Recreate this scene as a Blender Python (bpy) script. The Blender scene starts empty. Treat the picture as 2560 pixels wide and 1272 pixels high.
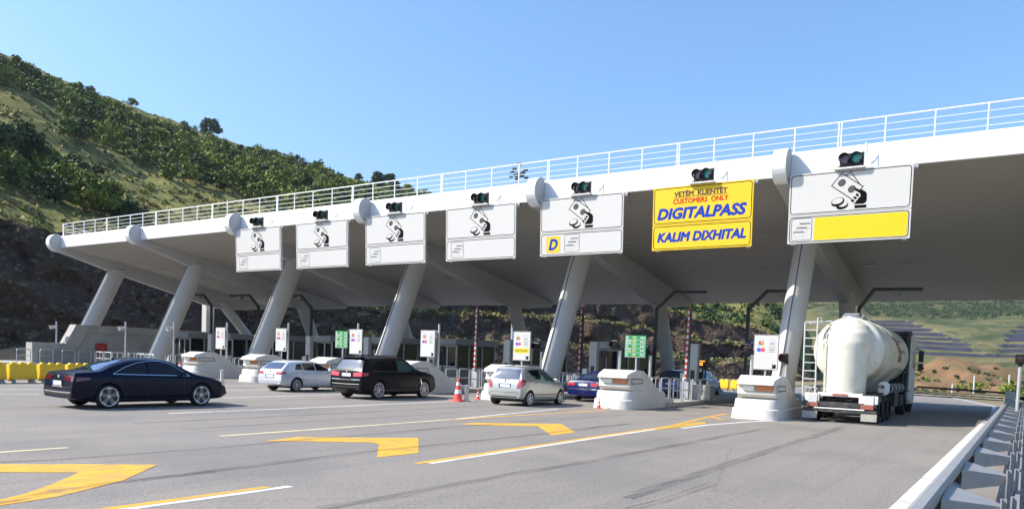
import bpy, bmesh, math, random
import numpy as np
from mathutils import Vector, Matrix
from mathutils.bvhtree import BVHTree

SC = bpy.context.scene
COL = SC.collection
R = math.radians
rnd = random.Random(7)

# ---------------------------------------------------------------- camera
YAW, PITCH, ROLL, CAMH = 0.5793125, -0.0531163, 0.0377005, 1.845466
cam_d = bpy.data.cameras.new('camera')
cam_d.sensor_width = 36.0
cam_d.lens = 36.0 * 1886.014 / 2560.0
cam_d.shift_y = 362.672 / 2560.0
cam_d.clip_start = 0.05
cam_d.clip_end = 6000
cam = bpy.data.objects.new('camera', cam_d)
COL.objects.link(cam)
fw = Vector((-math.sin(YAW) * math.cos(PITCH), math.cos(YAW) * math.cos(PITCH), math.sin(PITCH)))
rt = Vector((math.cos(YAW), math.sin(YAW), 0))
up = rt.cross(fw)
r2 = rt * math.cos(ROLL) + up * math.sin(ROLL)
u2 = -rt * math.sin(ROLL) + up * math.cos(ROLL)
m4 = Matrix((r2, u2, -fw)).transposed().to_4x4()
m4.translation = Vector((0, 0, CAMH))
cam.matrix_world = m4
SC.camera = cam

# ---------------------------------------------------------------- sky, sun, exposure
SUN_TO = Vector((-0.92, -0.68, 1.0)).normalized()       # direction towards the sun
SUN_EL = math.asin(SUN_TO.z)
SUN_ROT = math.atan2(SUN_TO.x, SUN_TO.y)
world = bpy.data.worlds.new('World')
SC.world = world
world.use_nodes = True
nt = world.node_tree
bg = nt.nodes['Background']
sky = nt.nodes.new('ShaderNodeTexSky')
sky.sky_type = 'NISHITA'
sky.sun_disc = False
sky.sun_elevation = SUN_EL
sky.sun_rotation = SUN_ROT
sky.altitude = 300
sky.air_density = 1.5
sky.dust_density = 2.4
sky.ozone_density = 11.0
nt.links.new(sky.outputs['Color'], bg.inputs['Color'])
bg.inputs['Strength'].default_value = 0.15
sun_d = bpy.data.lights.new('sun', 'SUN')
sun_d.energy = 5.0
sun_d.angle = R(0.53)
sun_d.color = (1.0, 0.92, 0.80)
sun = bpy.data.objects.new('sun', sun_d)
COL.objects.link(sun)
sun.rotation_euler = (-SUN_TO).to_track_quat('-Z', 'Y').to_euler()
vs = SC.view_settings
vs.view_transform = 'Standard'
vs.look = 'None'
vs.exposure = 0.72
vs.gamma = 1
vs.use_curve_mapping = False

# ---------------------------------------------------------------- materials
def new_mat(name):
    m = bpy.data.materials.new(name)
    m.use_nodes = True
    n = m.node_tree
    return m, n, n.nodes['Principled BSDF']

def M(name, col, rough=0.6, metal=0.0, coat=0.0, var=0.0, vscale=3.0, bump=0.0, bscale=20.0, spec=0.5, emit=None, es=0.0, dirt=None, dscale=1.2, damt=0.5):
    m, n, b = new_mat(name)
    b.inputs['Base Color'].default_value = (*col, 1)
    b.inputs['Roughness'].default_value = rough
    b.inputs['Metallic'].default_value = metal
    b.inputs['Coat Weight'].default_value = coat
    b.inputs['Coat Roughness'].default_value = 0.04
    b.inputs['Specular IOR Level'].default_value = spec
    if emit:
        b.inputs['Emission Color'].default_value = (*emit, 1)
        b.inputs['Emission Strength'].default_value = es
    N, L = n.nodes, n.links
    tc = None
    if var or bump or dirt:
        tc = N.new('ShaderNodeTexCoord')
    last = None
    if var:
        t = N.new('ShaderNodeTexNoise'); t.inputs['Scale'].default_value = vscale
        t.inputs['Detail'].default_value = 6; t.inputs['Roughness'].default_value = 0.65
        L.new(tc.outputs['Object'], t.inputs['Vector'])
        mx = N.new('ShaderNodeMix'); mx.data_type = 'RGBA'
        mx.inputs[6].default_value = (*[c * (1 - var) for c in col], 1)
        mx.inputs[7].default_value = (*[min(1, c * (1 + var)) for c in col], 1)
        mr = N.new('ShaderNodeMapRange'); mr.inputs[1].default_value = 0.3; mr.inputs[2].default_value = 0.7
        L.new(t.outputs['Fac'], mr.inputs[0]); L.new(mr.outputs[0], mx.inputs[0])
        last = mx.outputs[2]
    if dirt:
        t = N.new('ShaderNodeTexNoise'); t.inputs['Scale'].default_value = dscale
        t.inputs['Detail'].default_value = 8; t.inputs['Roughness'].default_value = 0.7
        L.new(tc.outputs['Object'], t.inputs['Vector'])
        mr = N.new('ShaderNodeMapRange'); mr.inputs[1].default_value = 0.48; mr.inputs[2].default_value = 0.72
        mr.inputs[4].default_value = damt
        L.new(t.outputs['Fac'], mr.inputs[0])
        mx = N.new('ShaderNodeMix'); mx.data_type = 'RGBA'
        if last: L.new(last, mx.inputs[6])
        else: mx.inputs[6].default_value = (*col, 1)
        mx.inputs[7].default_value = (*dirt, 1)
        L.new(mr.outputs[0], mx.inputs[0])
        last = mx.outputs[2]
    if last:
        L.new(last, b.inputs['Base Color'])
    if bump:
        t = N.new('ShaderNodeTexNoise'); t.inputs['Scale'].default_value = bscale
        t.inputs['Detail'].default_value = 5
        L.new(tc.outputs['Object'], t.inputs['Vector'])
        bp = N.new('ShaderNodeBump'); bp.inputs['Strength'].default_value = bump; bp.inputs['Distance'].default_value = 0.05
        L.new(t.outputs['Fac'], bp.inputs['Height']); L.new(bp.outputs['Normal'], b.inputs['Normal'])
    return m

MT = {}
MT['white'] = M('white_paint', (0.78, 0.79, 0.80), 0.5, var=0.03, vscale=0.6, dirt=(0.62, 0.61, 0.58), dscale=0.5, damt=0.35)
MT['column'] = M('column_paint', (0.49, 0.485, 0.475), 0.55, var=0.05, vscale=0.8, dirt=(0.45, 0.44, 0.41), dscale=0.6, damt=0.4)
MT['rail_white'] = M('railing_white', (0.82, 0.83, 0.83), 0.4)
MT['concrete'] = M('precast_concrete', (0.57, 0.55, 0.51), 0.8, var=0.06, vscale=2, bump=0.15, bscale=60, dirt=(0.40, 0.38, 0.33), dscale=1.6, damt=0.6)
MT['wall_concrete'] = M('wall_concrete', (0.36, 0.35, 0.33), 0.85, var=0.1, vscale=0.8, bump=0.15, bscale=30, dirt=(0.22, 0.21, 0.2), dscale=0.5, damt=0.6)
MT['kerb'] = M('kerb_concrete', (0.38, 0.36, 0.32), 0.85, var=0.12, vscale=1.5, bump=0.2, bscale=40, dirt=(0.24, 0.22, 0.19), dscale=1.3, damt=0.7)
MT['sign_white'] = M('sign_white', (0.54, 0.535, 0.52), 0.5)
MT['sign_yellow'] = M('sign_yellow', (0.74, 0.49, 0.003), 0.5)
MT['bright_yellow'] = M('bright_yellow', (0.63, 0.50, 0.0), 0.5)
MT['black'] = M('black_print', (0.003, 0.003, 0.003), 0.7, spec=0.08)
MT['grey_print'] = M('grey_print', (0.085, 0.085, 0.085), 0.6, spec=0.15)
MT['blue_print'] = M('blue_print', (0.004, 0.04, 0.36), 0.6, spec=0.2)
MT['red_print'] = M('red_print', (0.50, 0.02, 0.006), 0.6, spec=0.2)
MT['maroon_print'] = M('maroon_print', (0.06, 0.012, 0.01), 0.5)
MT['green_sign'] = M('green_sign', (0.012, 0.24, 0.085), 0.45)
MT['steel'] = M('galvanised_steel', (0.50, 0.52, 0.54), 0.42, metal=0.55, var=0.08, vscale=6)
MT['galv'] = M('guardrail_steel', (0.29, 0.30, 0.31), 0.5, metal=0.3, var=0.1, vscale=5, dirt=(0.42, 0.40, 0.38), dscale=4, damt=0.4)
MT['dark_steel'] = M('dark_steel', (0.045, 0.047, 0.05), 0.5, metal=0.3)
MT['housing'] = M('black_plastic', (0.012, 0.012, 0.013), 0.45)
MT['lens_green'] = M('lens_green', (0.0, 0.16, 0.12), 0.15, coat=1.0, emit=(0.0, 0.5, 0.36), es=0.05)
MT['lens_red'] = M('lens_red', (0.10, 0.012, 0.012), 0.15, coat=1.0)
MT['amber'] = M('amber_lens', (0.52, 0.16, 0.03), 0.25, coat=1.0, var=0.3, vscale=8)
MT['reflector'] = M('white_reflector', (0.85, 0.85, 0.82), 0.25, coat=1.0)
MT['glass_dark'] = M('tinted_glass', (0.003, 0.004, 0.006), 0.03, spec=0.5, coat=0.0)
MT['glass_blue'] = M('sky_tinted_glass', (0.02, 0.035, 0.07), 0.04, spec=0.9, coat=0.8)
MT['glass_green'] = M('green_tinted_glass', (0.035, 0.085, 0.075), 0.05, spec=0.8, coat=0.5)
MT['tyre'] = M('tyre_rubber', (0.012, 0.012, 0.012), 0.75)
MT['liner'] = M('wheel_arch_liner', (0.006, 0.006, 0.006), 0.9)
MT['rim'] = M('alloy', (0.58, 0.59, 0.60), 0.42, metal=0.5)
MT['rim_dark'] = M('dark_alloy', (0.03, 0.03, 0.032), 0.4, metal=0.5)
MT['chrome'] = M('chrome', (0.8, 0.8, 0.8), 0.12, metal=1.0)
MT['trim'] = M('black_trim', (0.02, 0.02, 0.02), 0.5)
MT['tail_red'] = M('tail_lamp', (0.42, 0.008, 0.016), 0.15, coat=1.0)
MT['tail_lit'] = M('lit_tail_lamp', (0.6, 0.01, 0.015), 0.2, coat=1.0, emit=(1.0, 0.03, 0.02), es=0.35)
MT['tail_dark'] = M('smoked_tail_lamp', (0.11, 0.006, 0.012), 0.12, coat=1.0)
MT['plate'] = M('number_plate', (0.8, 0.8, 0.8), 0.4)
MT['navy_paint'] = M('navy_paint', (0.0018, 0.0038, 0.017), 0.26, metal=0.0, coat=0.12, spec=0.15)
MT['black_paint'] = M('black_paint', (0.003, 0.003, 0.005), 0.28, metal=0.0, coat=0.10, spec=0.12)
MT['white_car'] = M('white_car_paint', (0.56, 0.58, 0.63), 0.3, metal=0.2, coat=1.0)
MT['silver_paint'] = M('silver_paint', (0.40, 0.40, 0.385), 0.3, metal=0.5, coat=1.0)
MT['mid_blue_paint'] = M('mid_blue_paint', (0.02, 0.07, 0.26), 0.25, metal=0.2, coat=1.0)
MT['light_blue_paint'] = M('light_blue_paint', (0.08, 0.22, 0.52), 0.3, coat=1.0)
MT['deep_blue_paint'] = M('deep_blue_paint', (0.004, 0.007, 0.075), 0.25, coat=0.5, spec=0.4)
MT['tank'] = M('tank_cream', (0.66, 0.63, 0.53), 0.4, coat=0.2, var=0.05, vscale=1.2, dirt=(0.42, 0.35, 0.17), dscale=0.8, damt=0.8)
MT['truck_white'] = M('truck_white', (0.70, 0.69, 0.65), 0.45, dirt=(0.36, 0.33, 0.28), dscale=2.2, damt=0.7)
MT['truck_dark'] = M('chassis_dark', (0.035, 0.034, 0.033), 0.65, dirt=(0.16, 0.15, 0.13), dscale=3, damt=0.6)
MT['faded_red'] = M('faded_red_print', (0.36, 0.10, 0.08), 0.6, var=0.25, vscale=6)
MT['faded_grey'] = M('faded_grey_print', (0.42, 0.41, 0.37), 0.6)
MT['orange_lamp'] = M('dull_orange_lamp', (0.30, 0.09, 0.06), 0.35, coat=0.5)
MT['cone'] = M('cone_orange', (0.86, 0.09, 0.06), 0.5)
MT['cone_white'] = M('cone_white', (0.8, 0.8, 0.8), 0.5)
MT['plastic_yellow'] = M('plastic_yellow', (0.88, 0.52, 0.005), 0.42, dirt=(0.6, 0.33, 0.02), dscale=2.5, damt=0.4)
MT['barrier_red'] = M('barrier_red', (0.45, 0.012, 0.016), 0.45)
MT['cabinet_red'] = M('cabinet_red', (0.36, 0.02, 0.025), 0.45)
MT['booth'] = M('booth_grey', (0.25, 0.26, 0.27), 0.5, metal=0.2, var=0.1, vscale=1.5)
MT['booth_light'] = M('booth_light_grey', (0.42, 0.43, 0.43), 0.5)
MT['booth_glass'] = M('booth_glass', (0.008, 0.010, 0.013), 0.08, spec=0.4)
MT['led'] = M('led_orange', (0.9, 0.25, 0.02), 0.5, emit=(1.0, 0.25, 0.03), es=2.5)
MT['maestro_blue'] = M('card_blue', (0.02, 0.1, 0.55), 0.5)
MT['card_red'] = M('card_red', (0.75, 0.05, 0.08), 0.5)
MT['card_orange'] = M('card_orange', (0.85, 0.35, 0.06), 0.5)
MT['bark'] = M('bark', (0.09, 0.07, 0.05), 0.9, var=0.3, vscale=8)
MT['blue_board'] = M('blue_board', (0.02, 0.06, 0.35), 0.5)

# ---------------------------------------------------------------- mesh helpers
class MB:
    def __init__(s):
        s.v = []; s.f = []; s.m = []
    def add(s, vs, fs, mi=0):
        o = len(s.v)
        s.v.extend([tuple(p) for p in vs])
        for f in fs:
            s.f.append(tuple(i + o for i in f)); s.m.append(mi)
        return s
    def box(s, c, d, mi=0, rz=0.0, rx=0.0, taper=1.0):
        x, y, z = d[0] / 2, d[1] / 2, d[2] / 2
        vs = []
        for k, (a, b, e) in enumerate([(-1, -1, -1), (1, -1, -1), (1, 1, -1), (-1, 1, -1), (-1, -1, 1), (1, -1, 1), (1, 1, 1), (-1, 1, 1)]):
            t = taper if e > 0 else 1.0
            p = Vector((a * x * t, b * y * t, e * z))
            if rx: p = Matrix.Rotation(rx, 3, 'X') @ p
            if rz: p = Matrix.Rotation(rz, 3, 'Z') @ p
            vs.append(p + Vector(c))
        return s.add(vs, [(3, 2, 1, 0), (4, 5, 6, 7), (0, 1, 5, 4), (1, 2, 6, 5), (2, 3, 7, 6), (3, 0, 4, 7)], mi)
    def beam(s, a, b, w, h, mi=0, upv=(0, 0, 1)):
        a, b = Vector(a), Vector(b)
        d = (b - a).normalized(); u = Vector(upv)
        if abs(d.dot(u)) > 0.98: u = Vector((0, 1, 0))
        x = d.cross(u).normalized(); y = x.cross(d).normalized()
        vs = []
        for p in (a, b):
            for sx, sy in ((-1, -1), (1, -1), (1, 1), (-1, 1)):
                vs.append(p + x * sx * w / 2 + y * sy * h / 2)
        return s.add(vs, [(0, 1, 2, 3), (7, 6, 5, 4), (0, 4, 5, 1), (1, 5, 6, 2), (2, 6, 7, 3), (3, 7, 4, 0)], mi)
    def tube(s, pts, r, n=8, mi=0, r1=None, closed=False):
        pts = [Vector(p) for p in pts]; k = len(pts)
        vs = []; prev = None
        for i, p in enumerate(pts):
            if closed: t = pts[(i + 1) % k] - pts[i - 1]
            else: t = pts[min(i + 1, k - 1)] - pts[max(i - 1, 0)]
            t.normalize()
            if prev is None:
                u = Vector((0, 0, 1)) if abs(t.z) < 0.9 else Vector((1, 0, 0))
                x = t.cross(u).normalized()
            else:
                x = (prev - t * prev.dot(t)).normalized()
            prev = x; y = t.cross(x)
            rr = r if r1 is None else r + (r1 - r) * i / (k - 1)
            for j in range(n):
                a = 2 * math.pi * j / n
                vs.append(p + x * math.cos(a) * rr + y * math.sin(a) * rr)
        fs = []
        for i in range(k if closed else k - 1):
            for j in range(n):
                a, b = i * n + j, i * n + (j + 1) % n
                c, d = ((i + 1) % k) * n + (j + 1) % n, ((i + 1) % k) * n + j
                fs.append((a, b, c, d))
        if not closed:
            fs.append(tuple(range(n - 1, -1, -1))); fs.append(tuple(range((k - 1) * n, k * n)))
        return s.add(vs, fs, mi)
    def lathe(s, prof, o, axis='z', n=24, mi=0, caps=True):
        vs = []
        for (r, h) in prof:
            for j in range(n):
                a = 2 * math.pi * j / n
                c, d = math.cos(a) * r, math.sin(a) * r
                p = {'z': (c, d, h), 'x': (h, c, d), 'y': (c, h, d)}[axis]
                vs.append((p[0] + o[0], p[1] + o[1], p[2] + o[2]))
        fs = []
        for i in range(len(prof) - 1):
            for j in range(n):
                fs.append((i * n + j, i * n + (j + 1) % n, (i + 1) * n + (j + 1) % n, (i + 1) * n + j))
        if caps:
            fs.append(tuple(range(n - 1, -1, -1))); k = (len(prof) - 1) * n
            fs.append(tuple(range(k, k + n)))
        return s.add(vs, fs, mi)
    def prism(s, poly, lo, hi, plane='yz', mi=0):
        n = len(poly); vs = []
        for e in (lo, hi):
            for (a, b) in poly:
                vs.append({'yz': (e, a, b), 'xz': (a, e, b), 'xy': (a, b, e)}[plane])
        fs = [tuple(range(n - 1, -1, -1)), tuple(range(n, 2 * n))]
        for i in range(n):
            j = (i + 1) % n
            fs.append((i, j, n + j, n + i))
        return s.add(vs, fs, mi)
    def grid(s, P, mi=0, flip=False):
        nr, nc = len(P), len(P[0]); vs = [p for row in P for p in row]; fs = []
        for i in range(nr - 1):
            for j in range(nc - 1):
                q = (i * nc + j, i * nc + j + 1, (i + 1) * nc + j + 1, (i + 1) * nc + j)
                fs.append(q[::-1] if flip else q)
        return s.add(vs, fs, mi)
    def build(s, name, mats, parent=None, smooth=False, bevel=0.0, recalc=True, angle=40, seg=2):
        me = bpy.data.meshes.new(name)
        me.from_pydata(s.v, [], s.f)
        if not isinstance(mats, (list, tuple)): mats = [mats]
        for mm in mats: me.materials.append(mm)
        me.polygons.foreach_set('material_index', s.m)
        if recalc:
            b = bmesh.new(); b.from_mesh(me)
            bmesh.ops.recalc_face_normals(b, faces=b.faces)
            b.to_mesh(me); b.free()
        if smooth:
            me.polygons.foreach_set('use_smooth', [True] * len(me.polygons))
            try: me.set_sharp_from_angle(angle=R(angle))
            except Exception: pass
        o = bpy.data.objects.new(name, me)
        COL.objects.link(o)
        if parent: o.parent = parent
        if bevel:
            bv = o.modifiers.new('bevel', 'BEVEL'); bv.width = bevel; bv.segments = seg; bv.limit_method = 'ANGLE'; bv.angle_limit = R(35)
        return o

def tag(o, label=None, cat=None, group=None, kind=None):
    if label: o['label'] = label
    if cat: o['category'] = cat
    if group: o['group'] = group
    if kind: o['kind'] = kind
    return o

def thing(name, loc, rz, label, cat, group=None, rx=0.0):
    o = bpy.data.objects.new(name, None)
    COL.objects.link(o)
    o.empty_display_size = 0.3
    o.location = loc; o.rotation_euler = (rx, 0, rz)
    return tag(o, label, cat, group)

def dup(root, loc, label, rz=None, group=None):
    r = root.copy(); COL.objects.link(r); r.location = loc
    if rz is not None: r.rotation_euler = (root.rotation_euler.x, 0, rz)
    r['label'] = label
    if group: r['group'] = group
    for ch in list(root.children):
        c = ch.copy(); COL.objects.link(c); c.parent = r
        for g in list(ch.children):
            d = g.copy(); COL.objects.link(d); d.parent = c
    return r

def lerp(a, b, t): return a + (b - a) * t

def interp(pts):
    """monotone cubic through (x, y) points"""
    X = np.array([p[0] for p in pts], float); Y = np.array([p[1] for p in pts], float)
    h = np.diff(X); d = np.diff(Y) / h
    m = np.zeros(len(X)); m[0] = d[0]; m[-1] = d[-1]
    for i in range(1, len(X) - 1):
        m[i] = 0 if d[i - 1] * d[i] <= 0 else 2 * d[i - 1] * d[i] / (d[i - 1] + d[i])
    def f(x):
        x = min(max(x, X[0]), X[-1]); i = min(max(int(np.searchsorted(X, x) - 1), 0), len(h) - 1)
        t = (x - X[i]) / h[i]
        return float((1 + 2 * t) * (1 - t) ** 2 * Y[i] + t * (1 - t) ** 2 * h[i] * m[i] + t * t * (3 - 2 * t) * Y[i + 1] + t * t * (t - 1) * h[i] * m[i + 1])
    return f

def ev_mesh(o):
    dg = bpy.context.evaluated_depsgraph_get()
    return bpy.data.meshes.new_from_object(o.evaluated_get(dg))

def text_mesh(name, body, mat, size_w, size_h, loc, parent, shear=0.0, bold=0.0, rot=(R(90), 0, 0), spacing=1.0, parent_inv=None):
    cu = bpy.data.curves.new(name, 'FONT')
    cu.body = body; cu.align_x = 'CENTER'; cu.align_y = 'CENTER'; cu.shear = shear; cu.space_character = spacing
    cu.extrude = 0.0; cu.resolution_u = 3
    t = bpy.data.objects.new(name, cu); COL.objects.link(t)
    me = ev_mesh(t)
    bpy.data.objects.remove(t); 
    co = np.zeros(len(me.vertices) * 3); me.vertices.foreach_get('co', co); co = co.reshape(-1, 3)
    lo, hi = co.min(0), co.max(0)
    co[:, 0] = (co[:, 0] - (lo[0] + hi[0]) / 2) / (hi[0] - lo[0]) * size_w
    co[:, 1] = (co[:, 1] - (lo[1] + hi[1]) / 2) / (hi[1] - lo[1]) * size_h
    me.vertices.foreach_set('co', co.ravel()); me.update()
    me.materials.clear(); me.materials.append(mat); me.name = name
    if bold:                                                   # heavier strokes: shifted copies, each a hair further back
        V = [tuple(v.co) for v in me.vertices]; F = [tuple(p.vertices) for p in me.polygons]; d = bold * size_h
        bb = MB()
        for q, (dx, dy) in enumerate(((0, 0), (d, 0), (-d, 0), (0, d), (0, -d), (d * .7, d * .7), (-d * .7, -d * .7), (d * .7, -d * .7), (-d * .7, d * .7))):
            bb.add([(v[0] + dx, v[1] + dy, -0.0004 * q) for v in V], F)
        me = bpy.data.meshes.new(name); me.from_pydata(bb.v, [], bb.f); me.materials.append(mat)
    o = bpy.data.objects.new(name, me); COL.objects.link(o)
    o.parent = parent; o.location = loc; o.rotation_euler = rot
    return o
# ---------------------------------------------------------------- ground, road, markings
def worn_paint(name, col, under):
    m = M(name, col, 0.75, var=0.14, vscale=2.5, dirt=under, dscale=2.0, damt=0.8)
    n = m.node_tree; N, L = n.nodes, n.links; b = N['Principled BSDF']
    tc = N.new('ShaderNodeTexCoord'); mp = N.new('ShaderNodeMapping'); mp.inputs['Scale'].default_value = (5, 0.22, 1); L.new(tc.outputs['Object'], mp.inputs['Vector'])
    t = N.new('ShaderNodeTexNoise'); t.inputs['Scale'].default_value = 1.0; t.inputs['Detail'].default_value = 8; t.inputs['Roughness'].default_value = 0.75; L.new(mp.outputs[0], t.inputs['Vector'])
    r = N.new('ShaderNodeMapRange'); r.inputs[1].default_value = 0.5; r.inputs[2].default_value = 0.7; r.inputs[4].default_value = 0.7; L.new(t.outputs['Fac'], r.inputs[0])
    x = N.new('ShaderNodeMix'); x.data_type = 'RGBA'; x.inputs[7].default_value = (*under, 1)
    L.new(b.inputs['Base Color'].links[0].from_socket, x.inputs[6]); L.new(r.outputs[0], x.inputs[0]); L.new(x.outputs[2], b.inputs['Base Color'])
    return m

def road_material():
    m, n, b = new_mat('asphalt')
    N, L = n.nodes, n.links
    tc = N.new('ShaderNodeTexCoord')
    def noise(scale, detail=6, rough=0.6, vec=None):
        t = N.new('ShaderNodeTexNoise'); t.inputs['Scale'].default_value = scale
        t.inputs['Detail'].default_value = detail; t.inputs['Roughness'].default_value = rough
        L.new(vec or tc.outputs['Object'], t.inputs['Vector']); return t.outputs['Fac']
    def mapr(s, a, bb, c=0, d=1):
        r = N.new('ShaderNodeMapRange')
        for i, q in zip((1, 2, 3, 4), (a, bb, c, d)): r.inputs[i].default_value = q
        L.new(s, r.inputs[0]); return r.outputs[0]
    def mix(f, a, bb, mode='MIX'):
        x = N.new('ShaderNodeMix'); x.data_type = 'RGBA'; x.blend_type = mode
        for i, q in ((6, a), (7, bb)):
            if isinstance(q, tuple): x.inputs[i].default_value = (*q, 1)
            else: L.new(q, x.inputs[i])
        if isinstance(f, float): x.inputs[0].default_value = f
        else: L.new(f, x.inputs[0])
        return x.outputs[2]
    big = mapr(noise(0.09, 4), 0.35, 0.65)
    c = mix(big, (0.172, 0.150, 0.124), (0.222, 0.194, 0.162))
    st_ = mapr(noise(1.7, 5, 0.6), 0.66, 0.78, 0, 0.6)
    c = mix(st_, c, (0.10, 0.094, 0.088))
    patch = mapr(noise(0.45, 9, 0.75), 0.42, 0.66)
    c = mix(patch, c, (0.165, 0.152, 0.138))
    mp = N.new('ShaderNodeMapping'); mp.inputs['Scale'].default_value = (1.5, 0.045, 1)
    L.new(tc.outputs['Object'], mp.inputs['Vector'])
    streak = mapr(noise(1.0, 6, 0.65, mp.outputs[0]), 0.48, 0.72, 0, 0.65)
    c = mix(streak, c, (0.095, 0.089, 0.083))
    grain = mapr(noise(17, 4, 0.85), 0.38, 0.62)
    c = mix(grain, c, mix(0.55, c, (0.335, 0.31, 0.285)))
    g2 = mapr(noise(26, 4, 0.85), 0.52, 0.62, 0, 0.7)
    c = mix(g2, c, (0.085, 0.08, 0.075))
    cv = N.new('ShaderNodeTexVoronoi'); cv.feature = 'DISTANCE_TO_EDGE'; cv.inputs['Scale'].default_value = 0.16
    wv = N.new('ShaderNodeTexNoise'); wv.inputs['Scale'].default_value = 0.9; wv.inputs['Detail'].default_value = 6; L.new(tc.outputs['Object'], wv.inputs['Vector'])
    am = N.new('ShaderNodeMix'); am.data_type = 'RGBA'; am.inputs[0].default_value = 0.12; L.new(tc.outputs['Object'], am.inputs[6]); L.new(wv.outputs['Color'], am.inputs[7])
    L.new(am.outputs[2], cv.inputs['Vector'])
    crack = mapr(cv.outputs['Distance'], 0.0, 0.005, 0.24, 0)
    c = mix(crack, c, (0.07, 0.066, 0.062))                        # fine cracks
    wide = mapr(noise(0.22, 3, 0.5), 0.52, 0.62, 0, 0.35)
    c = mix(wide, c, (0.13, 0.122, 0.112))                         # older, darker patches
    L.new(c, b.inputs['Base Color'])
    b.inputs['Roughness'].default_value = 0.82
    bp = N.new('ShaderNodeBump'); bp.inputs['Strength'].default_value = 0.35; bp.inputs['Distance'].default_value = 0.02
    L.new(noise(70, 4, 0.7), bp.inputs['Height']); L.new(bp.outputs['Normal'], b.inputs['Normal'])
    return m

MT['asphalt'] = road_material()
MT['gravel'] = M('gravel_verge', (0.20, 0.155, 0.11), 0.9, var=0.45, vscale=7, bump=0.9, bscale=22, dirt=(0.36, 0.33, 0.30), dscale=14, damt=0.8)
MT['field'] = M('dry_scrub_ground', (0.20, 0.17, 0.085), 0.95, var=0.35, vscale=0.12, bump=0.5, bscale=1.5, dirt=(0.09, 0.10, 0.035), dscale=0.2, damt=0.8)
MT['mark_yellow'] = worn_paint('road_yellow', (0.62, 0.345, 0.022), (0.27, 0.20, 0.10))
MT['mark_cream'] = worn_paint('road_cream', (0.62, 0.53, 0.30), (0.30, 0.27, 0.21))
MT['mark_white'] = worn_paint('road_white', (0.62, 0.61, 0.59), (0.31, 0.29, 0.265))

b = MB()
xs = [-1000, -700, -300, -120, -78, -40, 0.3, 0.9, 2.5, 6, 14, 40, 150, 500, 1300]
ys = [-300, -150, -60, 0, 30, 60, 100, 180, 400, 1000, 2100]
P = [[(x, y, -0.06 if x < 0.5 else max(-2.6, -0.08 - 0.28 * (x - 0.3))) for x in xs] for y in ys]
b.grid(P, 0)
ground = tag(b.build('ground', MT['field']), kind='structure')
b = MB()
b.grid([[(0.25 + 4.5 * i / 10, y, -0.05 - 0.28 * max(0, 4.5 * i / 10 - 0.25) + 0.04) for i in range(11)] for y in np.linspace(-10, 60, 60)], 0)
verge = b.build('verge', MT['gravel']); tag(verge, kind='structure')
b = MB()
b.prism([(0.22, -60), (0.22, 45), (0.0, 58), (-3.5, 76), (-11, 90), (-55, 92), (-76, 62), (-76, -60)], -0.3, 0.0, 'xy')
road = tag(b.build('road', MT['asphalt']), kind='structure')

def stripe(b, pts, w, z=0.004, off=0.0, mi=0):
    pts = [Vector((p[0], p[1])) for p in pts]; vs = []; k = len(pts)
    for i, p in enumerate(pts):
        t = (pts[min(i + 1, k - 1)] - pts[max(i - 1, 0)]).normalized(); n = Vector((t.y, -t.x))
        vs.append((*(p + n * (off - w / 2)), z)); vs.append((*(p + n * (off + w / 2)), z))
    b.add(vs, [(2 * i, 2 * i + 1, 2 * i + 3, 2 * i + 2) for i in range(k - 1)], mi)

def poly(b, pts, z=0.004, mi=0):
    b.add([(p[0], p[1], z) for p in pts], [tuple(range(len(pts)))], mi)

y_, w_, c_ = MB(), MB(), MB()
for pts in ([(-12.96, 4.76), (-12.47, 5.19), (-11.76, 5.99), (-11.0, 6.78), (-10.0, 5.68), (-9.43, 4.57), (-9.33, 3.88), (-9.24, 3.61), (-9.53, 3.73), (-9.84, 4.35), (-10.31, 4.9), (-11.0, 5.59), (-11.71, 4.87), (-12.18, 4.47)],
            [(-12.57, 10.04), (-12.73, 11.07), (-11.59, 12.34), (-11.04, 13.07), (-9.29, 11.02), (-9.37, 9.97), (-10.74, 11.47), (-11.03, 11.57), (-11.93, 10.75)],
            [(-12.63, 16.66), (-12.68, 17.25), (-12.19, 18.01), (-10.96, 19.46), (-9.41, 17.48), (-9.38, 16.2), (-10.95, 18.13), (-11.79, 17.3)]):
    o = MB(); poly(o, pts, 0.005); tag(o.build('lane_arrow', MT['mark_yellow']), kind='structure')
stripe(y_, [(-8.40, 9.9), (-8.44, 12.5), (-8.50, 16.1), (-8.52, 21.5), (-8.42, 24.5)], 0.15)
stripe(y_, [(-8.32, 20.4), (-9.1, 26.9), (-9.35, 30.0)], 0.16, 0.006)
stripe(y_, [(-9.02, 27.3), (-8.35, 26.4)], 0.2, 0.007)
poly(y_, [(-8.33, 20.6), (-8.36, 24.6), (-8.1, 24.0), (-8.18, 21.2)], 0.0065)
stripe(y_, [(-8.38, -2), (-8.36, 4.5), (-8.31, 5.58), (-8.28, 6.7)], 0.15)
stripe(y_, [(-13.64, 17.66), (-13.66, 19.16), (-13.3, 24.06), (-13.2, 27.0)], 0.17)
stripe(w_, [(-8.40, 10.1), (-8.44, 12.5), (-8.50, 16.1), (-8.52, 20.6)], 0.13, off=0.15)
stripe(w_, [(-8.0, 21.5), (-7.9, 23.5), (-7.35, 26.6), (-6.6, 29.0)], 0.16)
stripe(w_, [(-8.38, -2), (-8.36, 4.5), (-8.31, 5.58), (-8.26, 6.95)], 0.13, off=0.15)
stripe(w_, [(-13.76, 18.0), (-14.1, 21.2), (-14.45, 25.3)], 0.13)
stripe(w_, [(-19.33, 12.22), (-19.25, 15.0), (-19.32, 21.62), (-19.41, 26.6)], 0.16)
stripe(w_, [(-24.6, 17.74), (-24.69, 20.5), (-24.88, 26.5)], 0.16)
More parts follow.
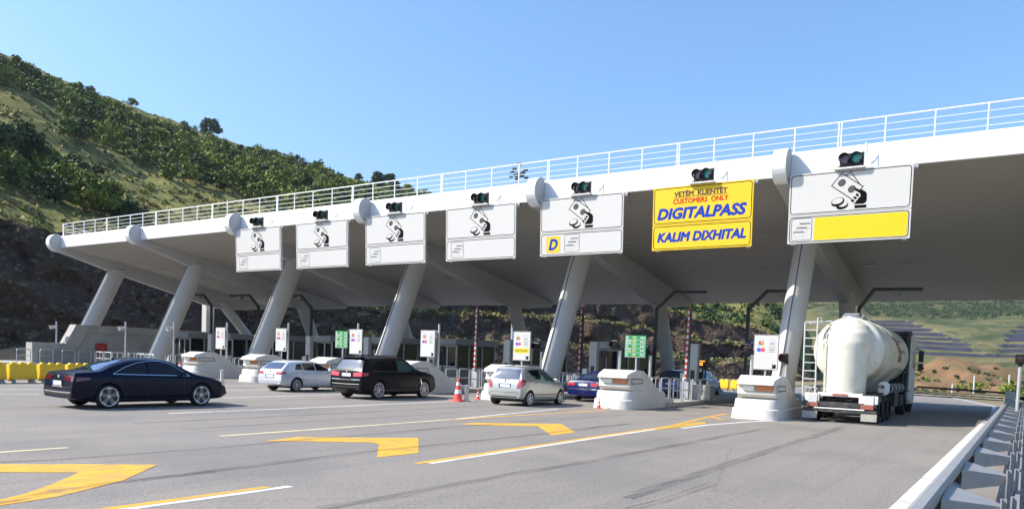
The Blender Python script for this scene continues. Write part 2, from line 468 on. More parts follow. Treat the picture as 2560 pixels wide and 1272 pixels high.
stripe(w_, [(-29.0, 20.8), (-29.2, 26.9)], 0.16)
stripe(w_, [(-32.2, 22.9), (-33.0, 26.8)], 0.16)
stripe(w_, [(-29.0, 4.0), (-29.0, 12.1), (-28.3, 13.0)], 0.16)
stripe(w_, [(-31.6, 4.0), (-31.6, 13.1), (-31.3, 14.6)], 0.16)
stripe(w_, [(-1.16, 3), (-1.15, 11.5), (-0.82, 30), (-0.5, 45), (-0.6, 58), (-4.0, 75.5), (-11.3, 89)], 0.2)
stripe(c_, [(-13.82, 9.9), (-13.76, 12.6), (-13.76, 17.9)], 0.16)
stripe(c_, [(-13.82, -1), (-13.82, 5.75), (-13.77, 6.8)], 0.16)
tag(y_.build('yellow_lane_marking', MT['mark_yellow']), kind='structure')
tag(w_.build('white_lane_marking', MT['mark_white']), kind='structure')
tag(c_.build('cream_lane_marking', MT['mark_cream']), kind='structure')

def skid_material():
    m, n, b = new_mat('tyre_rubber_marks')
    N, L = n.nodes, n.links
    b.inputs['Base Color'].default_value = (0.055, 0.052, 0.05, 1); b.inputs['Roughness'].default_value = 0.8
    tc = N.new('ShaderNodeTexCoord'); mp = N.new('ShaderNodeMapping'); mp.inputs['Scale'].default_value = (9, 0.5, 1)
    L.new(tc.outputs['Object'], mp.inputs['Vector'])
    t = N.new('ShaderNodeTexNoise'); t.inputs['Scale'].default_value = 1.3; t.inputs['Detail'].default_value = 7; t.inputs['Roughness'].default_value = 0.7
    L.new(mp.outputs[0], t.inputs['Vector'])
    r = N.new('ShaderNodeMapRange'); r.inputs[1].default_value = 0.42; r.inputs[2].default_value = 0.66; r.inputs[3].default_value = 0.04; r.inputs[4].default_value = 0.42
    L.new(t.outputs['Fac'], r.inputs[0]); L.new(r.outputs[0], b.inputs['Alpha'])
    return m
MT['skid'] = skid_material()
b = MB()
for pts, w in (([(-12.68, 5.28), (-12.43, 5.9), (-12.33, 7.14), (-12.2, 8.44), (-12.25, 10.87), (-12.15, 13.08), (-12.2, 15.92), (-11.99, 18.81), (-11.5, 25)], 0.2),
               ([(-9.86, 5.55), (-9.92, 6.61), (-9.92, 7.76), (-10.0, 8.84), (-10.02, 10.77), (-9.93, 11.94), (-9.77, 15.35), (-9.7, 21.5)], 0.22),
               ([(-6.68, 6.17), (-6.6, 7.44), (-6.62, 8.68), (-6.56, 10.35), (-6.42, 12.97), (-6.36, 16.78), (-6.2, 24)], 0.24),
               ([(-3.98, 8.78), (-3.9, 9.71), (-3.87, 11.9)], 0.07), ([(-3.86, 8.78), (-3.78, 9.71), (-3.75, 11.7)], 0.06),
               ([(-9.3, 3.6), (-9.8, 4.73), (-9.89, 5.56), (-9.86, 7.0)], 0.2), ([(-10.97, 21.2), (-10.4, 21.0), (-9.94, 20.79)], 0.09),
               ([(-9.81, 19.21), (-9.76, 21.56)], 0.1), ([(-4.3, 9.5), (-4.4, 16), (-4.5, 27)], 0.28), ([(-17.2, 10), (-17.0, 18), (-16.9, 25)], 0.26), ([(-15.4, 10), (-15.3, 18), (-15.2, 26)], 0.2),
               ([(-22.8, 9), (-22.6, 18), (-22.5, 24)], 0.22)):
    stripe(b, pts, w, 0.009)
tag(b.build('tyre_marks', MT['skid']), kind='structure')

# paved footway at the far left and the toll islands
b = MB(); b.prism([(-76, 24.0), (-64.35, 24.0), (-64.35, 58), (-76, 58)], 0.0, 0.14, 'xy')
tag(b.build('footway', MT['kerb'], bevel=0.02), kind='structure')
ISL = [-7.6 - 5.75 * j for j in range(11)]
for j in range(10):
    b = MB(); x = ISL[j]
    b.prism([(x - 0.95, 31.6), (x + 0.95, 31.6), (x + 0.95, 57.2), (x + 0.6, 58.0), (x - 0.6, 58.0), (x - 0.95, 57.2)], 0.0, 0.2, 'xy')
    tag(b.build('traffic_island', MT['kerb'], bevel=0.03), kind='structure')

# ---------------------------------------------------------------- toll canopy
canopy = thing('toll_canopy', (-30, 31.6, 0), 0, 'long white toll plaza canopy on slanting columns with a railing along its roof edge', 'canopy')
OFF = Vector((30, -31.6, 0))
def cpart(b, name, mat, **k):
    b.v = [(p[0] + OFF.x, p[1] + OFF.y, p[2]) for p in b.v]
    return b.build(name, mat, canopy, **k)
X0, X1 = -65.45, 9.0
RIB = [3.5 - 11.5 * i for i in range(7)]
b = MB(); b.box(((X0 + X1) / 2, 31.68, 10.055), (X1 - X0, 0.16, 0.93)); cpart(b, 'fascia', MT['white'], bevel=0.015)
b = MB(); b.prism([(31.77, 10.40), (52.6, 6.95), (52.6, 6.52), (31.77, 9.76)], X0 + 0.02, X1 - 0.02); cpart(b, 'roof', MT['white'])

def soffit_material():
    m, n, b = new_mat('ribbed_soffit')
    N, L = n.nodes, n.links
    tc = N.new('ShaderNodeTexCoord'); sp = N.new('ShaderNodeSeparateXYZ'); L.new(tc.outputs['Object'], sp.inputs[0])
    mu = N.new('ShaderNodeMath'); mu.operation = 'MULTIPLY'; mu.inputs[1].default_value = 31.4; L.new(sp.outputs[1], mu.inputs[0])
    si = N.new('ShaderNodeMath'); si.operation = 'SINE'; L.new(mu.outputs[0], si.inputs[0])
    bp = N.new('ShaderNodeBump'); bp.inputs['Strength'].default_value = 0.35; bp.inputs['Distance'].default_value = 0.02
    L.new(si.outputs[0], bp.inputs['Height']); L.new(bp.outputs['Normal'], b.inputs['Normal'])
    t = N.new('ShaderNodeTexNoise'); t.inputs['Scale'].default_value = 0.25; t.inputs['Detail'].default_value = 5; L.new(tc.outputs['Object'], t.inputs['Vector'])
    mx = N.new('ShaderNodeMix'); mx.data_type = 'RGBA'; mx.inputs[6].default_value = (0.345, 0.33, 0.30, 1); mx.inputs[7].default_value = (0.39, 0.37, 0.335, 1)
    L.new(t.outputs['Fac'], mx.inputs[0]); L.new(mx.outputs[2], b.inputs['Base Color'])
    b.inputs['Roughness'].default_value = 0.5
    return m
MT['soffit'] = soffit_material()
b = MB(); b.prism([(31.80, 9.70), (52.55, 6.47), (52.55, 6.40), (31.80, 9.63)], X0 + 0.05, X1 - 0.05); cpart(b, 'soffit', MT['soffit'])
b = MB(); b.box(((X0 + X1) / 2, 52.66, 6.68), (X1 - X0, 0.1, 0.62)); cpart(b, 'rear_fascia', MT['white'])

def soff(y): return 9.63 - (y - 31.8) * (3.23 / 20.75)
def rib_poly():
    P = []
    for k in range(15):
        a = R(80 + 190 * k / 14)
        P.append((31.36 + 0.68 * math.cos(a), 9.92 + 0.68 * math.sin(a)))
    P += [(33.0, 8.86), (35.4, 8.22), (38.5, 7.5), (42, 6.72), (44.5, 6.12), (46.4, 5.78), (48.6, 5.78), (50.5, 5.95), (52.3, 6.14), (52.42, 6.3), (52.42, 6.55), (42, 8.2), (32.0, 9.95)]
    return P
MT['rib'] = M('rib_cladding', (0.43, 0.435, 0.44), 0.5, var=0.05, vscale=0.7)
MT['seam'] = M('seam_line', (0.05, 0.05, 0.05), 0.8)
RP = rib_poly()
for x in RIB:
    b = MB(); b.prism(RP, x - 0.27, x + 0.27); rb = cpart(b, 'rib', MT['rib'], bevel=0.03)
    b = MB(); arc = []
    for k in range(25):                                     # white cladding wrapped round the nose
        a = R(84 + 184 * k / 24); q = 0.692 + (0.004 if k % 2 else 0.0)
        arc.append((31.36 + q * math.cos(a), 9.92 + q * math.sin(a)))
    for k in range(24, -1, -1):
        a = R(84 + 184 * k / 24); arc.append((31.36 + 0.672 * math.cos(a), 9.92 + 0.672 * math.sin(a)))
    b.prism(arc, x - 0.265, x + 0.265)
    cp = cpart(b, 'nose_cladding', MT['white']); cp.parent = rb

def column_mesh(x, p0, p1, w, d, taper=1.0, z0=None):
    b = MB(); rows = []
    n = 28
    for k in range(9):
        t = k / 8; c = Vector((x, lerp(p0[0], p1[0], t), lerp(p0[1], p1[1], t))); row = []
        s = lerp(1.0, taper, t)
        for j in range(n):
            a = 2 * math.pi * j / n; ca, sa = math.cos(a), math.sin(a); e = 1.22
            row.append((c.x + s * w / 2 * math.copysign(abs(ca) ** e, ca), c.y + s * d / 2 * math.copysign(abs(sa) ** e, sa), c.z))
        rows.append(row)
    vs = [p for r_ in rows for p in r_]; fs = []
    for i in range(8):
        for j in range(n):
            fs.append((i * n + j, i * n + (j + 1) % n, (i + 1) * n + (j + 1) % n, (i + 1) * n + j))
    fs += [tuple(range(n - 1, -1, -1)), tuple(range(8 * n, 9 * n))]
    b.add(vs, fs)
    return b
for i, x in enumerate(RIB):
    base = (32.75, 0.15) if i < 6 else (34.12, 3.38)
    b = column_mesh(x, base, (36.45, 8.35), 0.98, 1.66)
    fc = cpart(b, 'front_column', MT['column'], smooth=True)
    b = MB(); e = 0.03
    t0 = (base[0] - 0.825, base[1] + 0.02); t1 = (35.625, 8.35)
    b.beam((x + e, t0[0], t0[1]), (x + e, t1[0], t1[1]), 0.03, 0.05, upv=(0, 0, 1))
    sm = cpart(b, 'seam', MT['seam']); sm.parent = fc
    b = column_mesh(x, (50.0, 0.1 if i < 6 else 3.3), (46.9, 6.4), 0.85, 1.35, 1.08)
    cpart(b, 'rear_column', MT['column'], smooth=True)
b = MB(); N_ = 46
px = [X0 + 0.25 + 1.643 * k for k in range(N_) if X0 + 0.25 + 1.643 * k < X1]
for k, x in enumerate(px):
    b.box((x, 31.72, 11.0), (0.04, 0.04, 0.98))
    if k % 4 == 0: b.box((x + 0.1, 31.72, 11.0), (0.04, 0.04, 0.98))
for z, r in ((11.5, 0.028), (11.23, 0.012), (10.97, 0.012), (10.72, 0.012)):
    b.tube([(px[0], 31.72, z), (X1, 31.72, z)], r, 6)
    b.tube([(px[0], 31.72, z), (px[0], 38.0, z - 0.165 * 6.3)], r, 6)
for y in (33.5, 35.2, 36.8, 38.0):
    b.box((px[0], y, 11.0 - 0.165 * (y - 31.7)), (0.05, 0.05, 0.98))
cpart(b, 'railing', MT['rail_white'])
k = 0
for j in range(12):
    xc = -5.47 - 5.75 * j
    for dx in (-1.0, 0.8):
        for y in (38.6, 44.6):
            if xc + dx < X0 + 1: continue
            b = MB(); b.box((xc + dx, y, soff(y) - 0.035), (0.62, 0.13, 0.05), rx=-0.153)
            cpart(b, 'downlight', MT['booth_light'])

# wall that carries the last column at the far left, and what hangs on it
wall = thing('concrete_wall', (-65.9, 29.5, 0), 0, 'grey concrete end wall stepping up under the leftmost canopy column', 'wall')
def wpart(b, name, mat, par=None, **k):
    b.v = [(p[0] + 65.9, p[1] - 29.5, p[2]) for p in b.v]; return b.build(name, mat, par or wall, **k)
b = MB(); b.prism([(29.7, 0.1), (29.7, 1.70), (32.1, 1.76), (32.95, 3.36), (58, 3.36), (58, 0.1)], -66.3, -65.5); wpart(b, 'panel', MT['wall_concrete'])
b = MB(); b.prism([(29.5, 0.1), (29.5, 1.78), (32.08, 1.80), (32.92, 3.40), (58.1, 3.40), (58.1, 2.80), (33.9, 2.80), (32.95, 1.15), (29.95, 1.10), (29.95, 0.1)], -66.42, -65.38); wpart(b, 'coping_band', MT['wall_concrete'], bevel=0.02)
cab = thing('fire_cabinet', (-65.46, 35.0, 0.95), 0, 'red fire hose cabinet mounted on the grey concrete end wall', 'fire cabinet')
b = MB(); b.box((0.1, 0, 0.48), (0.22, 0.9, 0.96)); b.build('cabinet_box', MT['cabinet_red'], cab, bevel=0.02)
b = MB(); b.box((0.214, 0.05, 0.55), (0.012, 0.16, 0.2)); b.build('pictogram', MT['faded_red'], cab)
b = MB(); b.box((-66.9, 46.4, 4.75), (0.75, 0.9, 2.7)); tag(b.build('concrete_pillar', MT['column'], bevel=0.05), 'sunlit white pillar rising behind the end wall at the far left', 'pillar')

# ---------------------------------------------------------------- overhead lane signs
def shx(p): return (p[0] + 0.045 * p[1], p[1])
def ell(c, a, bb, n=28):
    """ellipse from centre and the ends of two half axes"""
    c, a, bb = Vector(c), Vector(a), Vector(bb); u, v = a - c, bb - c
    return [tuple(c + u * math.cos(2 * math.pi * k / n) + v * math.sin(2 * math.pi * k / n)) for k in range(n)]
def rrect(x0, z0, x1, z1, r, n=5):
    P = []
    for (cx, cz, a0) in ((x1 - r, z1 - r, 0), (x0 + r, z1 - r, 90), (x0 + r, z0 + r, 180), (x1 - r, z0 + r, 270)):
        for k in range(n + 1):
            a = R(a0 + 90 * k / n); P.append((cx + r * math.cos(a), cz + r * math.sin(a)))
    return P
def flat(b, pts, y, mi=0):
    b.add([(p[0], y, p[1]) for p in pts], [tuple(range(len(pts)))], mi)
def ring(b, outer, inner, y, mi=0):
    n = len(outer)
    b.add([(p[0], y, p[1]) for p in outer] + [(p[0], y, p[1]) for p in inner], [(i, (i + 1) % n, n + (i + 1) % n, n + i) for i in range(n)], mi)
def stroke(b, pts, w, y, mi=0, closed=False):
    pts = [Vector(p) for p in pts]; k = len(pts); L_, R_ = [], []
    for i, p in enumerate(pts):
        if closed: d0, d1 = (p - pts[i - 1]).normalized(), (pts[(i + 1) % k] - p).normalized()
        else:
            d0 = (p - pts[i - 1]).normalized() if i else (pts[1] - p).normalized()
            d1 = (pts[i + 1] - p).normalized() if i < k - 1 else d0
        n0, n1 = Vector((-d0.y, d0.x)), Vector((-d1.y, d1.x)); mtr = (n0 + n1)
        if mtr.length < 1e-6: mtr = n0.copy()
        mtr.normalize(); s = 1 / max(0.45, mtr.dot(n0))
        L_.append(p + mtr * w / 2 * s); R_.append(p - mtr * w / 2 * s)
    vs = [(p.x, y, p.y) for p in L_] + [(p.x, y, p.y) for p in R_]
    fs = [(i, (i + 1) % k, k + (i + 1) % k, k + i) for i in range(k if closed else k - 1)]
    b.add(vs, fs, mi)

PIC = dict(note2=[(-0.103, -0.206), (0.05, -0.098), (0.415, -0.581)],
 note1=[(-0.261, -0.113), (0.532, -0.672), (0.45, -0.784), (0.279, -1.137), (0.163, -1.101), (-0.589, -0.555)],
 e1=[(-0.227, -0.471), (-0.14, -0.361), (-0.328, -0.586)], e2=[(0.148, -0.737), (0.241, -0.625), (0.062, -0.857)],
 hand=[(0.229, -0.758), (0.276, -0.702), (0.425, -0.782), (0.487, -0.774), (0.642, -0.874), (0.689, -0.958), (0.702, -1.212), (0.65, -1.288), (0.589, -1.31), (0.3, -1.303), (0.241, -1.269), (0.31, -1.247), (0.403, -1.108), (0.462, -1.019), (0.446, -0.951), (0.263, -0.814)],
 gap=[(0.244, -0.813), (0.406, -0.914), (0.457, -0.978), (0.438, -1.044), (0.383, -1.072), (0.373, -1.132), (0.324, -1.161), (0.314, -1.214), (0.272, -1.251), (0.215, -1.253)],
 f1=[(0.296, -0.965), (0.33, -0.907), (0.415, -0.961), (0.424, -1.016), (0.375, -1.038)], f2=[(0.225, -1.066), (0.26, -1.008), (0.344, -1.056), (0.353, -1.11), (0.31, -1.133)],
 f3=[(0.153, -1.154), (0.176, -1.105), (0.261, -1.149), (0.275, -1.191), (0.22, -1.227), (0.168, -1.202)],
 cuff=[(0.299, -1.347), (0.709, -1.353), (0.715, -1.46), (0.305, -1.459)])
PIC = {k: [shx(p) for p in v] for k, v in PIC.items()}
def money_pictogram(parent):
    b = MB(); y = -0.031; S = 0.0012          # materials: 0 black, 1 white, 2 grey
    n2 = PIC['note2']; stroke(b, n2, 0.03, y)
    q = PIC['note1']; flat(b, q, y - S, 1)
    stroke(b, [q[4], q[5], q[0], q[1], q[2]], 0.032, y - 2 * S)
    for e in ('e1', 'e2'):
        c = PIC[e][0]
        pts = ell(c, (c[0] + 0.084, c[1] + 0.105), (c[0] - 0.098, c[1] + 0.066)); flat(b, pts, y - 3 * S, 2); stroke(b, pts, 0.018, y - 4 * S, 0, True)
    flat(b, PIC['hand'], y - 5 * S, 0)
    stroke(b, PIC['gap'], 0.045, y - 6 * S, 1)
    for k in ('f1', 'f2', 'f3'): flat(b, PIC[k], y - 7 * S, 0)
    flat(b, PIC['cuff'], y - 5 * S, 0)
    def el(cx, cz, a, bb, rot):
        c, s = math.cos(rot), math.sin(rot); return ell((cx, cz), (cx + a * c, cz + a * s), (cx - bb * s, cz + bb * c))
    flat(b, el(-0.20, -1.335, 0.215, 0.13, 0.2), y - S, 0); flat(b, el(-0.19, -1.29, 0.205, 0.125, 0.25), y - S * 1.5, 0)
    flat(b, el(-0.172, -1.268, 0.165, 0.098, 0.28), y - 2 * S, 1)
    flat(b, el(-0.36, -1.20, 0.235, 0.135, 0.24), y - 3 * S, 0); flat(b, el(-0.365, -1.155, 0.235, 0.135, 0.22), y - 3.5 * S, 0)
    flat(b, el(-0.375, -1.142, 0.20, 0.108, 0.22), y - 4 * S, 1)
    return b.build('cash_pictogram', [MT['black'], MT['sign_white'], MT['grey_print']], parent, recalc=False)
SW, SH, SPLIT = 4.34, 2.68, -1.60
def panel(parent, z0, z1, mat, name, border):
    b = MB(); b.box((0, 0, (z0 + z1) / 2), (SW, 0.06, z1 - z0)); p = b.build(name, mat, parent, bevel=0.006)
    b = MB(); o = rrect(-SW / 2 + 0.055, z0 + 0.05, SW / 2 - 0.055, z1 - 0.05, 0.12); i = rrect(-SW / 2 + 0.083, z0 + 0.078, SW / 2 - 0.083, z1 - 0.078, 0.095)
    ring(b, o, i, -0.0335); b.build('border_line', MT['black'], p, recalc=False)
    return p
def card_icon(parent, x, z, w, h):
    b = MB(); y = -0.034
    ring(b, rrect(x, z, x + w, z + h, 0.1), rrect(x + 0.016, z + 0.016, x + w - 0.016, z + h - 0.016, 0.085), y)
    for k in range(3):
        xa = x + w * (0.10 + 0.15 * k); za = z + h * (0.36 + 0.185 * k)
        flat(b, [(xa, za), (xa + w * 0.52, za), (xa + w * 0.52, za + 0.03), (xa, za + 0.03)], y)
        ring(b, [(xa, za - 0.17), (xa + w * 0.52, za - 0.17), (xa + w * 0.52, za + 0.07), (xa, za + 0.07)], [(xa + .008, za - 0.162), (xa + w * 0.52 - .008, za - 0.162), (xa + w * 0.52 - .008, za + 0.062), (xa + .008, za + 0.062)], y - 0.001, 1)
    return b.build('card_pictogram', [MT['black'], MT['faded_grey']], parent, recalc=False)
def sign_frame(parent):
    b = MB()
    for s in (-1, 1):
        b.box((s * 1.98, 0.14, -1.36), (0.16, 0.12, 2.7)); b.box((s * 1.98, 0.32, -0.06), (0.12, 0.5, 0.1)); b.box((2.23, 0.16, -0.09), (0.14, 0.14, 0.12))
    for z in (-0.25, -1.3, -2.4): b.box((0, 0.07, z), (4.1, 0.06, 0.09))
    b.box((0, -0.06, 0.045), (1.1, 0.28, 0.05))
    return b.build('support_frame', MT['white'], parent)
TILT = math.atan2(0.127, 2.678)
SIGN_LABELS = ['leftmost white cash sign, smallest of the row, hanging from the canopy edge', 'second white cash sign from the left on the canopy edge',
 'white cash sign just right of the third visible rib nose, third from left', 'white cash sign third to the left of the yellow one, fourth from left',
 'white cash sign with a small yellow D square, left neighbour of the yellow sign', 'yellow overhead sign for digital pass customers with blue lettering',
 'large white cash sign with a yellow strip below, rightmost over the tanker truck']
SGN = []
for k in range(7):
    s = thing('overhead_lane_sign', (-39.97 + 5.75 * k, 31.141, 9.505), 0, SIGN_LABELS[k], 'lane sign', 'lane signs hung along the canopy edge', rx=TILT)
    SGN.append(s); yel = k == 5
    up_ = panel(s, SPLIT + 0.008, 0, MT['sign_yellow'] if yel else MT['sign_white'], 'upper_panel', True)
    lo_ = panel(s, -SH, SPLIT - 0.008, MT['sign_yellow'] if yel else MT['sign_white'], 'lower_panel', True)
    sign_frame(s)
    if yel:
        f = -0.034
        text_mesh('lettering', 'VETËM  KLIENTËT', MT['maroon_print'], 2.28, 0.235, (-0.06, f, -0.315), up_, bold=0.055)
        text_mesh('lettering', 'CUSTOMERS  ONLY', MT['red_print'], 2.38, 0.20, (-0.05, f, -0.64), up_, bold=0.055)
        text_mesh('lettering', 'DIGITALPASS', MT['blue_print'], 3.82, 0.44, (-0.02, f, -1.14), up_, shear=0.22, bold=0.075)
        text_mesh('lettering', 'KALIM DIXHITAL', MT['blue_print'], 3.82, 0.37, (0.0, f, -2.13), lo_, shear=0.22, bold=0.075)
        b = MB(); flat(b, [(-1.2, -0.485), (1.1, -0.485), (1.1, -0.46), (-1.2, -0.46)], f); b.build('underline', MT['maroon_print'], up_, recalc=False)
    else:
        money_pictogram(up_)
        if k < 4: card_icon(lo_, -1.82, -2.53, 0.80, 0.80)
        elif k == 4:
            card_icon(lo_, -0.83, -2.53, 0.80, 0.82)
            b = MB(); flat(b, rrect(-1.82, -2.53, -1.06, -1.76, 0.05), -0.0335, 0); o = rrect(-1.82, -2.53, -1.06, -1.76, 0.05); i_ = rrect(-1.80, -2.51, -1.08, -1.78, 0.04); ring(b, o, i_, -0.0345, 1)
            sq = b.build('letter_square', [MT['sign_yellow'], MT['card_orange']], lo_, recalc=False)
            text_mesh('lettering', 'D', MT['blue_print'], 0.44, 0.48, (-1.44, -0.036, -2.145), sq, shear=0.25, bold=0.07)
        else:
            card_icon(lo_, -2.04, -2.56, 0.78, 0.86)
            b = MB(); flat(b, [(-1.18, -2.58), (2.06, -2.58), (2.06, -1.71), (-1.18, -1.71)], -0.034); b.build('yellow_strip', MT['bright_yellow'], lo_, recalc=False)

def lamp_head(parent, x, y, z, r, depth, lens, name='lens', face=1):
    """round lamp facing -y with a visor"""
    b = MB(); b.lathe([(0.001, -0.02), (r * 0.9, -0.015), (r * 0.9, 0.01)], (x, y, z), 'y', 20); l = b.build(name, lens, parent, smooth=True)
    b = MB(); n = 18; rows = []
    for e, rr in ((0, r * 1.05), (-depth, r * 1.05), (-depth, r * 0.99), (0, r * 0.99)):
        rows.append([(x + rr * math.cos(R(-50 + 280 * k / n)), y + e * (1.0 if True else 0), z + rr * math.sin(R(-50 + 280 * k / n))) for k in range(n + 1)])
    b.grid(rows); b.build('visor', MT['housing'], parent)
TL_PLACE = ['the leftmost cash sign', 'the second cash sign from the left', 'the third cash sign from the left', 'the fourth cash sign from the left', 'the cash sign with the D square', 'the yellow sign', 'the large sign with the yellow strip']
tl0 = None
for k in range(7):
    lab = 'black two-lamp traffic light standing on top of ' + TL_PLACE[k]
    loc = (-39.97 + 5.75 * k + 0.02, 31.10, 9.57)
    if tl0 is None:
        tl0 = thing('overhead_traffic_light', loc, 0, lab, 'traffic light', 'traffic lights on top of the lane signs')
        b = MB(); b.box((0.02, 0.05, 0.31), (0.80, 0.2, 0.44)); b.box((0.02, 0.0, 0.04), (0.9, 0.24, 0.03)); b.box((0.44, 0.04, 0.3), (0.03, 0.16, 0.52)); b.build('housing', MT['housing'], tl0, bevel=0.03)
        lamp_head(tl0, -0.2, -0.06, 0.32, 0.185, 0.24, MT['lens_red']); lamp_head(tl0, 0.22, -0.06, 0.32, 0.185, 0.24, MT['lens_green'])
        b = MB(); b.tube([(0.40, 0.14, 0.5), (0.43, 0.16, 0.78), (0.48, 0.2, 0.93), (0.53, 0.24, 0.85), (0.52, 0.3, 0.6), (0.46, 0.36, 0.4)], 0.014, 6); b.build('cable', MT['steel'], tl0)
    else: dup(tl0, loc, lab)
# ---------------------------------------------------------------- crash terminals in front of the islands
def crash_terminal(loc, label, first=[None]):
    if first[0]: return dup(first[0], loc, label)
    t = thing('crash_terminal', loc, 0, label, 'concrete terminal', 'concrete crash terminals at the island tips')
    first[0] = t
    def taper_front(b, y0, amt):
        out = []
        for p in b.v:
            k = max(0.0, min(1.0, (y0 - p[1]) / 0.55)); out.append((p[0] * (1 - amt * k * k), p[1], p[2]))
        b.v = out; return b
    b = MB(); n = 12; prof = []
    def plan(w, y0, y1, r):                     # plan outline, rounded at the front
        P = []
        for k in range(n + 1):
            a = R(180 + 90 * k / n); P.append((-w / 2 + r + r * math.cos(a), y0 + r * 0.75 + r * 0.75 * math.sin(a)))
        for k in range(n + 1):
            a = R(270 + 90 * k / n); P.append((w / 2 - r + r * math.cos(a), y0 + r * 0.75 + r * 0.75 * math.sin(a)))
        return P + [(w / 2, y1), (-w / 2, y1)]
    def stack(b, levels):
        vs = []; k = len(levels[0][0])
        for P, z in levels: vs += [(p[0], p[1], z) for p in P]
        fs = [tuple(range(k - 1, -1, -1)), tuple(range(k * (len(levels) - 1), k * len(levels)))]
        for i in range(len(levels) - 1):
            for j in range(k): fs.append((i * k + j, i * k + (j + 1) % k, (i + 1) * k + (j + 1) % k, (i + 1) * k + j))
        b.add(vs, fs)
    stack(b, [(plan(1.74, -0.05, 4.6, 0.55), 0.0), (plan(1.72, 0.0, 4.6, 0.55), 0.36), (plan(1.66, 0.06, 4.6, 0.5), 0.395)])
    pl = b.build('plinth', MT['concrete'], t, smooth=True, angle=30)
    b = MB(); stack(b, [(plan(1.62, 0.14, 4.0, 0.45), 0.40), (plan(1.6, 0.16, 3.9, 0.42), 0.60), (plan(1.56, 0.22, 3.7, 0.36), 0.73)]); b.build('collar', MT['concrete'], t, smooth=True, angle=30)
    b = MB(); b.prism([(0.62, 0.73), (0.30, 0.92), (0.36, 1.02), (0.36, 1.25), (0.10, 1.25), (0.10, 1.29), (0.22, 1.43), (0.85, 1.60), (1.55, 1.58), (2.2, 1.30), (3.75, 0.50), (3.75, 0.40), (0.7, 0.40)], -0.76, 0.76)
    b = taper_front(b, 0.75, 0.14); b.build('head', MT['concrete'], t, bevel=0.035)
    b = MB(); b.box((-0.30, 0.335, 1.135), (0.42, 0.06, 0.19)); b.build('white_reflector', MT['reflector'], t, bevel=0.01)
    b = MB(); b.box((0.28, 0.335, 1.135), (0.62, 0.06, 0.19)); b.build('amber_lamp', MT['amber'], t, bevel=0.01)
    b = MB()
    o = [(0.38, 1.03), (1.55, 1.05), (1.42, 1.25), (0.38, 1.25)]; i_ = [(0.42, 1.06), (1.49, 1.08), (1.39, 1.22), (0.42, 1.22)]
    for s in (0.764, -0.764):
        b.add([(s, p[0], p[1]) for p in o] + [(s, p[0], p[1]) for p in i_], [(k, (k + 1) % 4, 4 + (k + 1) % 4, 4 + k) for k in range(4)])
    b.build('panel_seam', MT['trim'], t)
    return t
CT = {0: 'concrete crash terminal nearest the tanker truck, below the white card sign', 1: 'concrete crash terminal right of the silver hatchback, in front of the green tariff board',
      2: 'concrete crash terminal half hidden behind the silver hatchback', 3: 'concrete crash terminal hidden behind the black sport utility vehicle',
      4: 'concrete crash terminal behind the white estate car', 5: 'concrete crash terminal just left of the white estate car', 6: 'leftmost concrete crash terminal, behind the bonnet of the navy saloon'}
for j in range(7): crash_terminal((ISL[j] - 0.07, 27.75, 0), CT[j])

# ---------------------------------------------------------------- hoop rails
hoop0 = None
def hoop(x, y, rz, label, grp):
    global hoop0
    if hoop0: return dup(hoop0, (x, y, 0.2), label, rz, grp)
    hoop0 = thing('hoop_rail', (x, y, 0.2), rz, label, 'hoop rail', grp)
    P = [(0, -0.5, 0), (0, -0.5, 0.9)] + [(0, -0.38 - 0.12 * math.cos(R(a)), 0.9 + 0.12 * math.sin(R(a))) for a in (22, 45, 67, 90)]
    P += [(0, 0.38 + 0.12 * math.sin(R(a)), 0.9 + 0.12 * math.cos(R(a))) for a in (0, 22, 45, 67, 90)] + [(0, 0.5, 0)]
    b = MB(); b.tube(P, 0.036, 8); b.build('hoop', MT['steel'], hoop0, smooth=True)
    b = MB(); b.tube([(0, -0.5, 0.52), (0, 0.5, 0.52)], 0.026, 8); b.build('cross_bar', MT['steel'], hoop0, smooth=True)
WHERE = ['the island next to the tanker truck', 'the island behind the green tariff board on the right', 'the island with the white and yellow card sign', 'the island behind the black sport utility vehicle',
         'the island behind the white estate car', 'the island left of the white estate car', 'the island behind the navy saloon bonnet', 'the island behind the navy saloon roof', 'the second island from the left', 'the leftmost island', 'the far left footway']
for j in range(10):
    ys = (33.0, 34.2, 35.4, 36.6) if j < 4 else (32.6, 34.0, 35.4)
    for s in (-0.78, 0.78):
        for y in ys: hoop(ISL[j] + s, y, 0, 'steel hoop rail on ' + WHERE[j], 'hoop rails on ' + WHERE[j])
for x in (-48.4, -47.1, -54.2, -52.9, -59.9, -58.7): hoop(x, 31.95, R(90), 'grey steel hoop rail across the front of an island on the left', 'hoop rails across the left island fronts')
for y in (28.6, 30.3, 32.0, 33.3, 34.6, 36.0): hoop(-64.75, y, 0, 'grey steel hoop rail along the kerb of the far left footway', 'hoop rails on the far left footway')

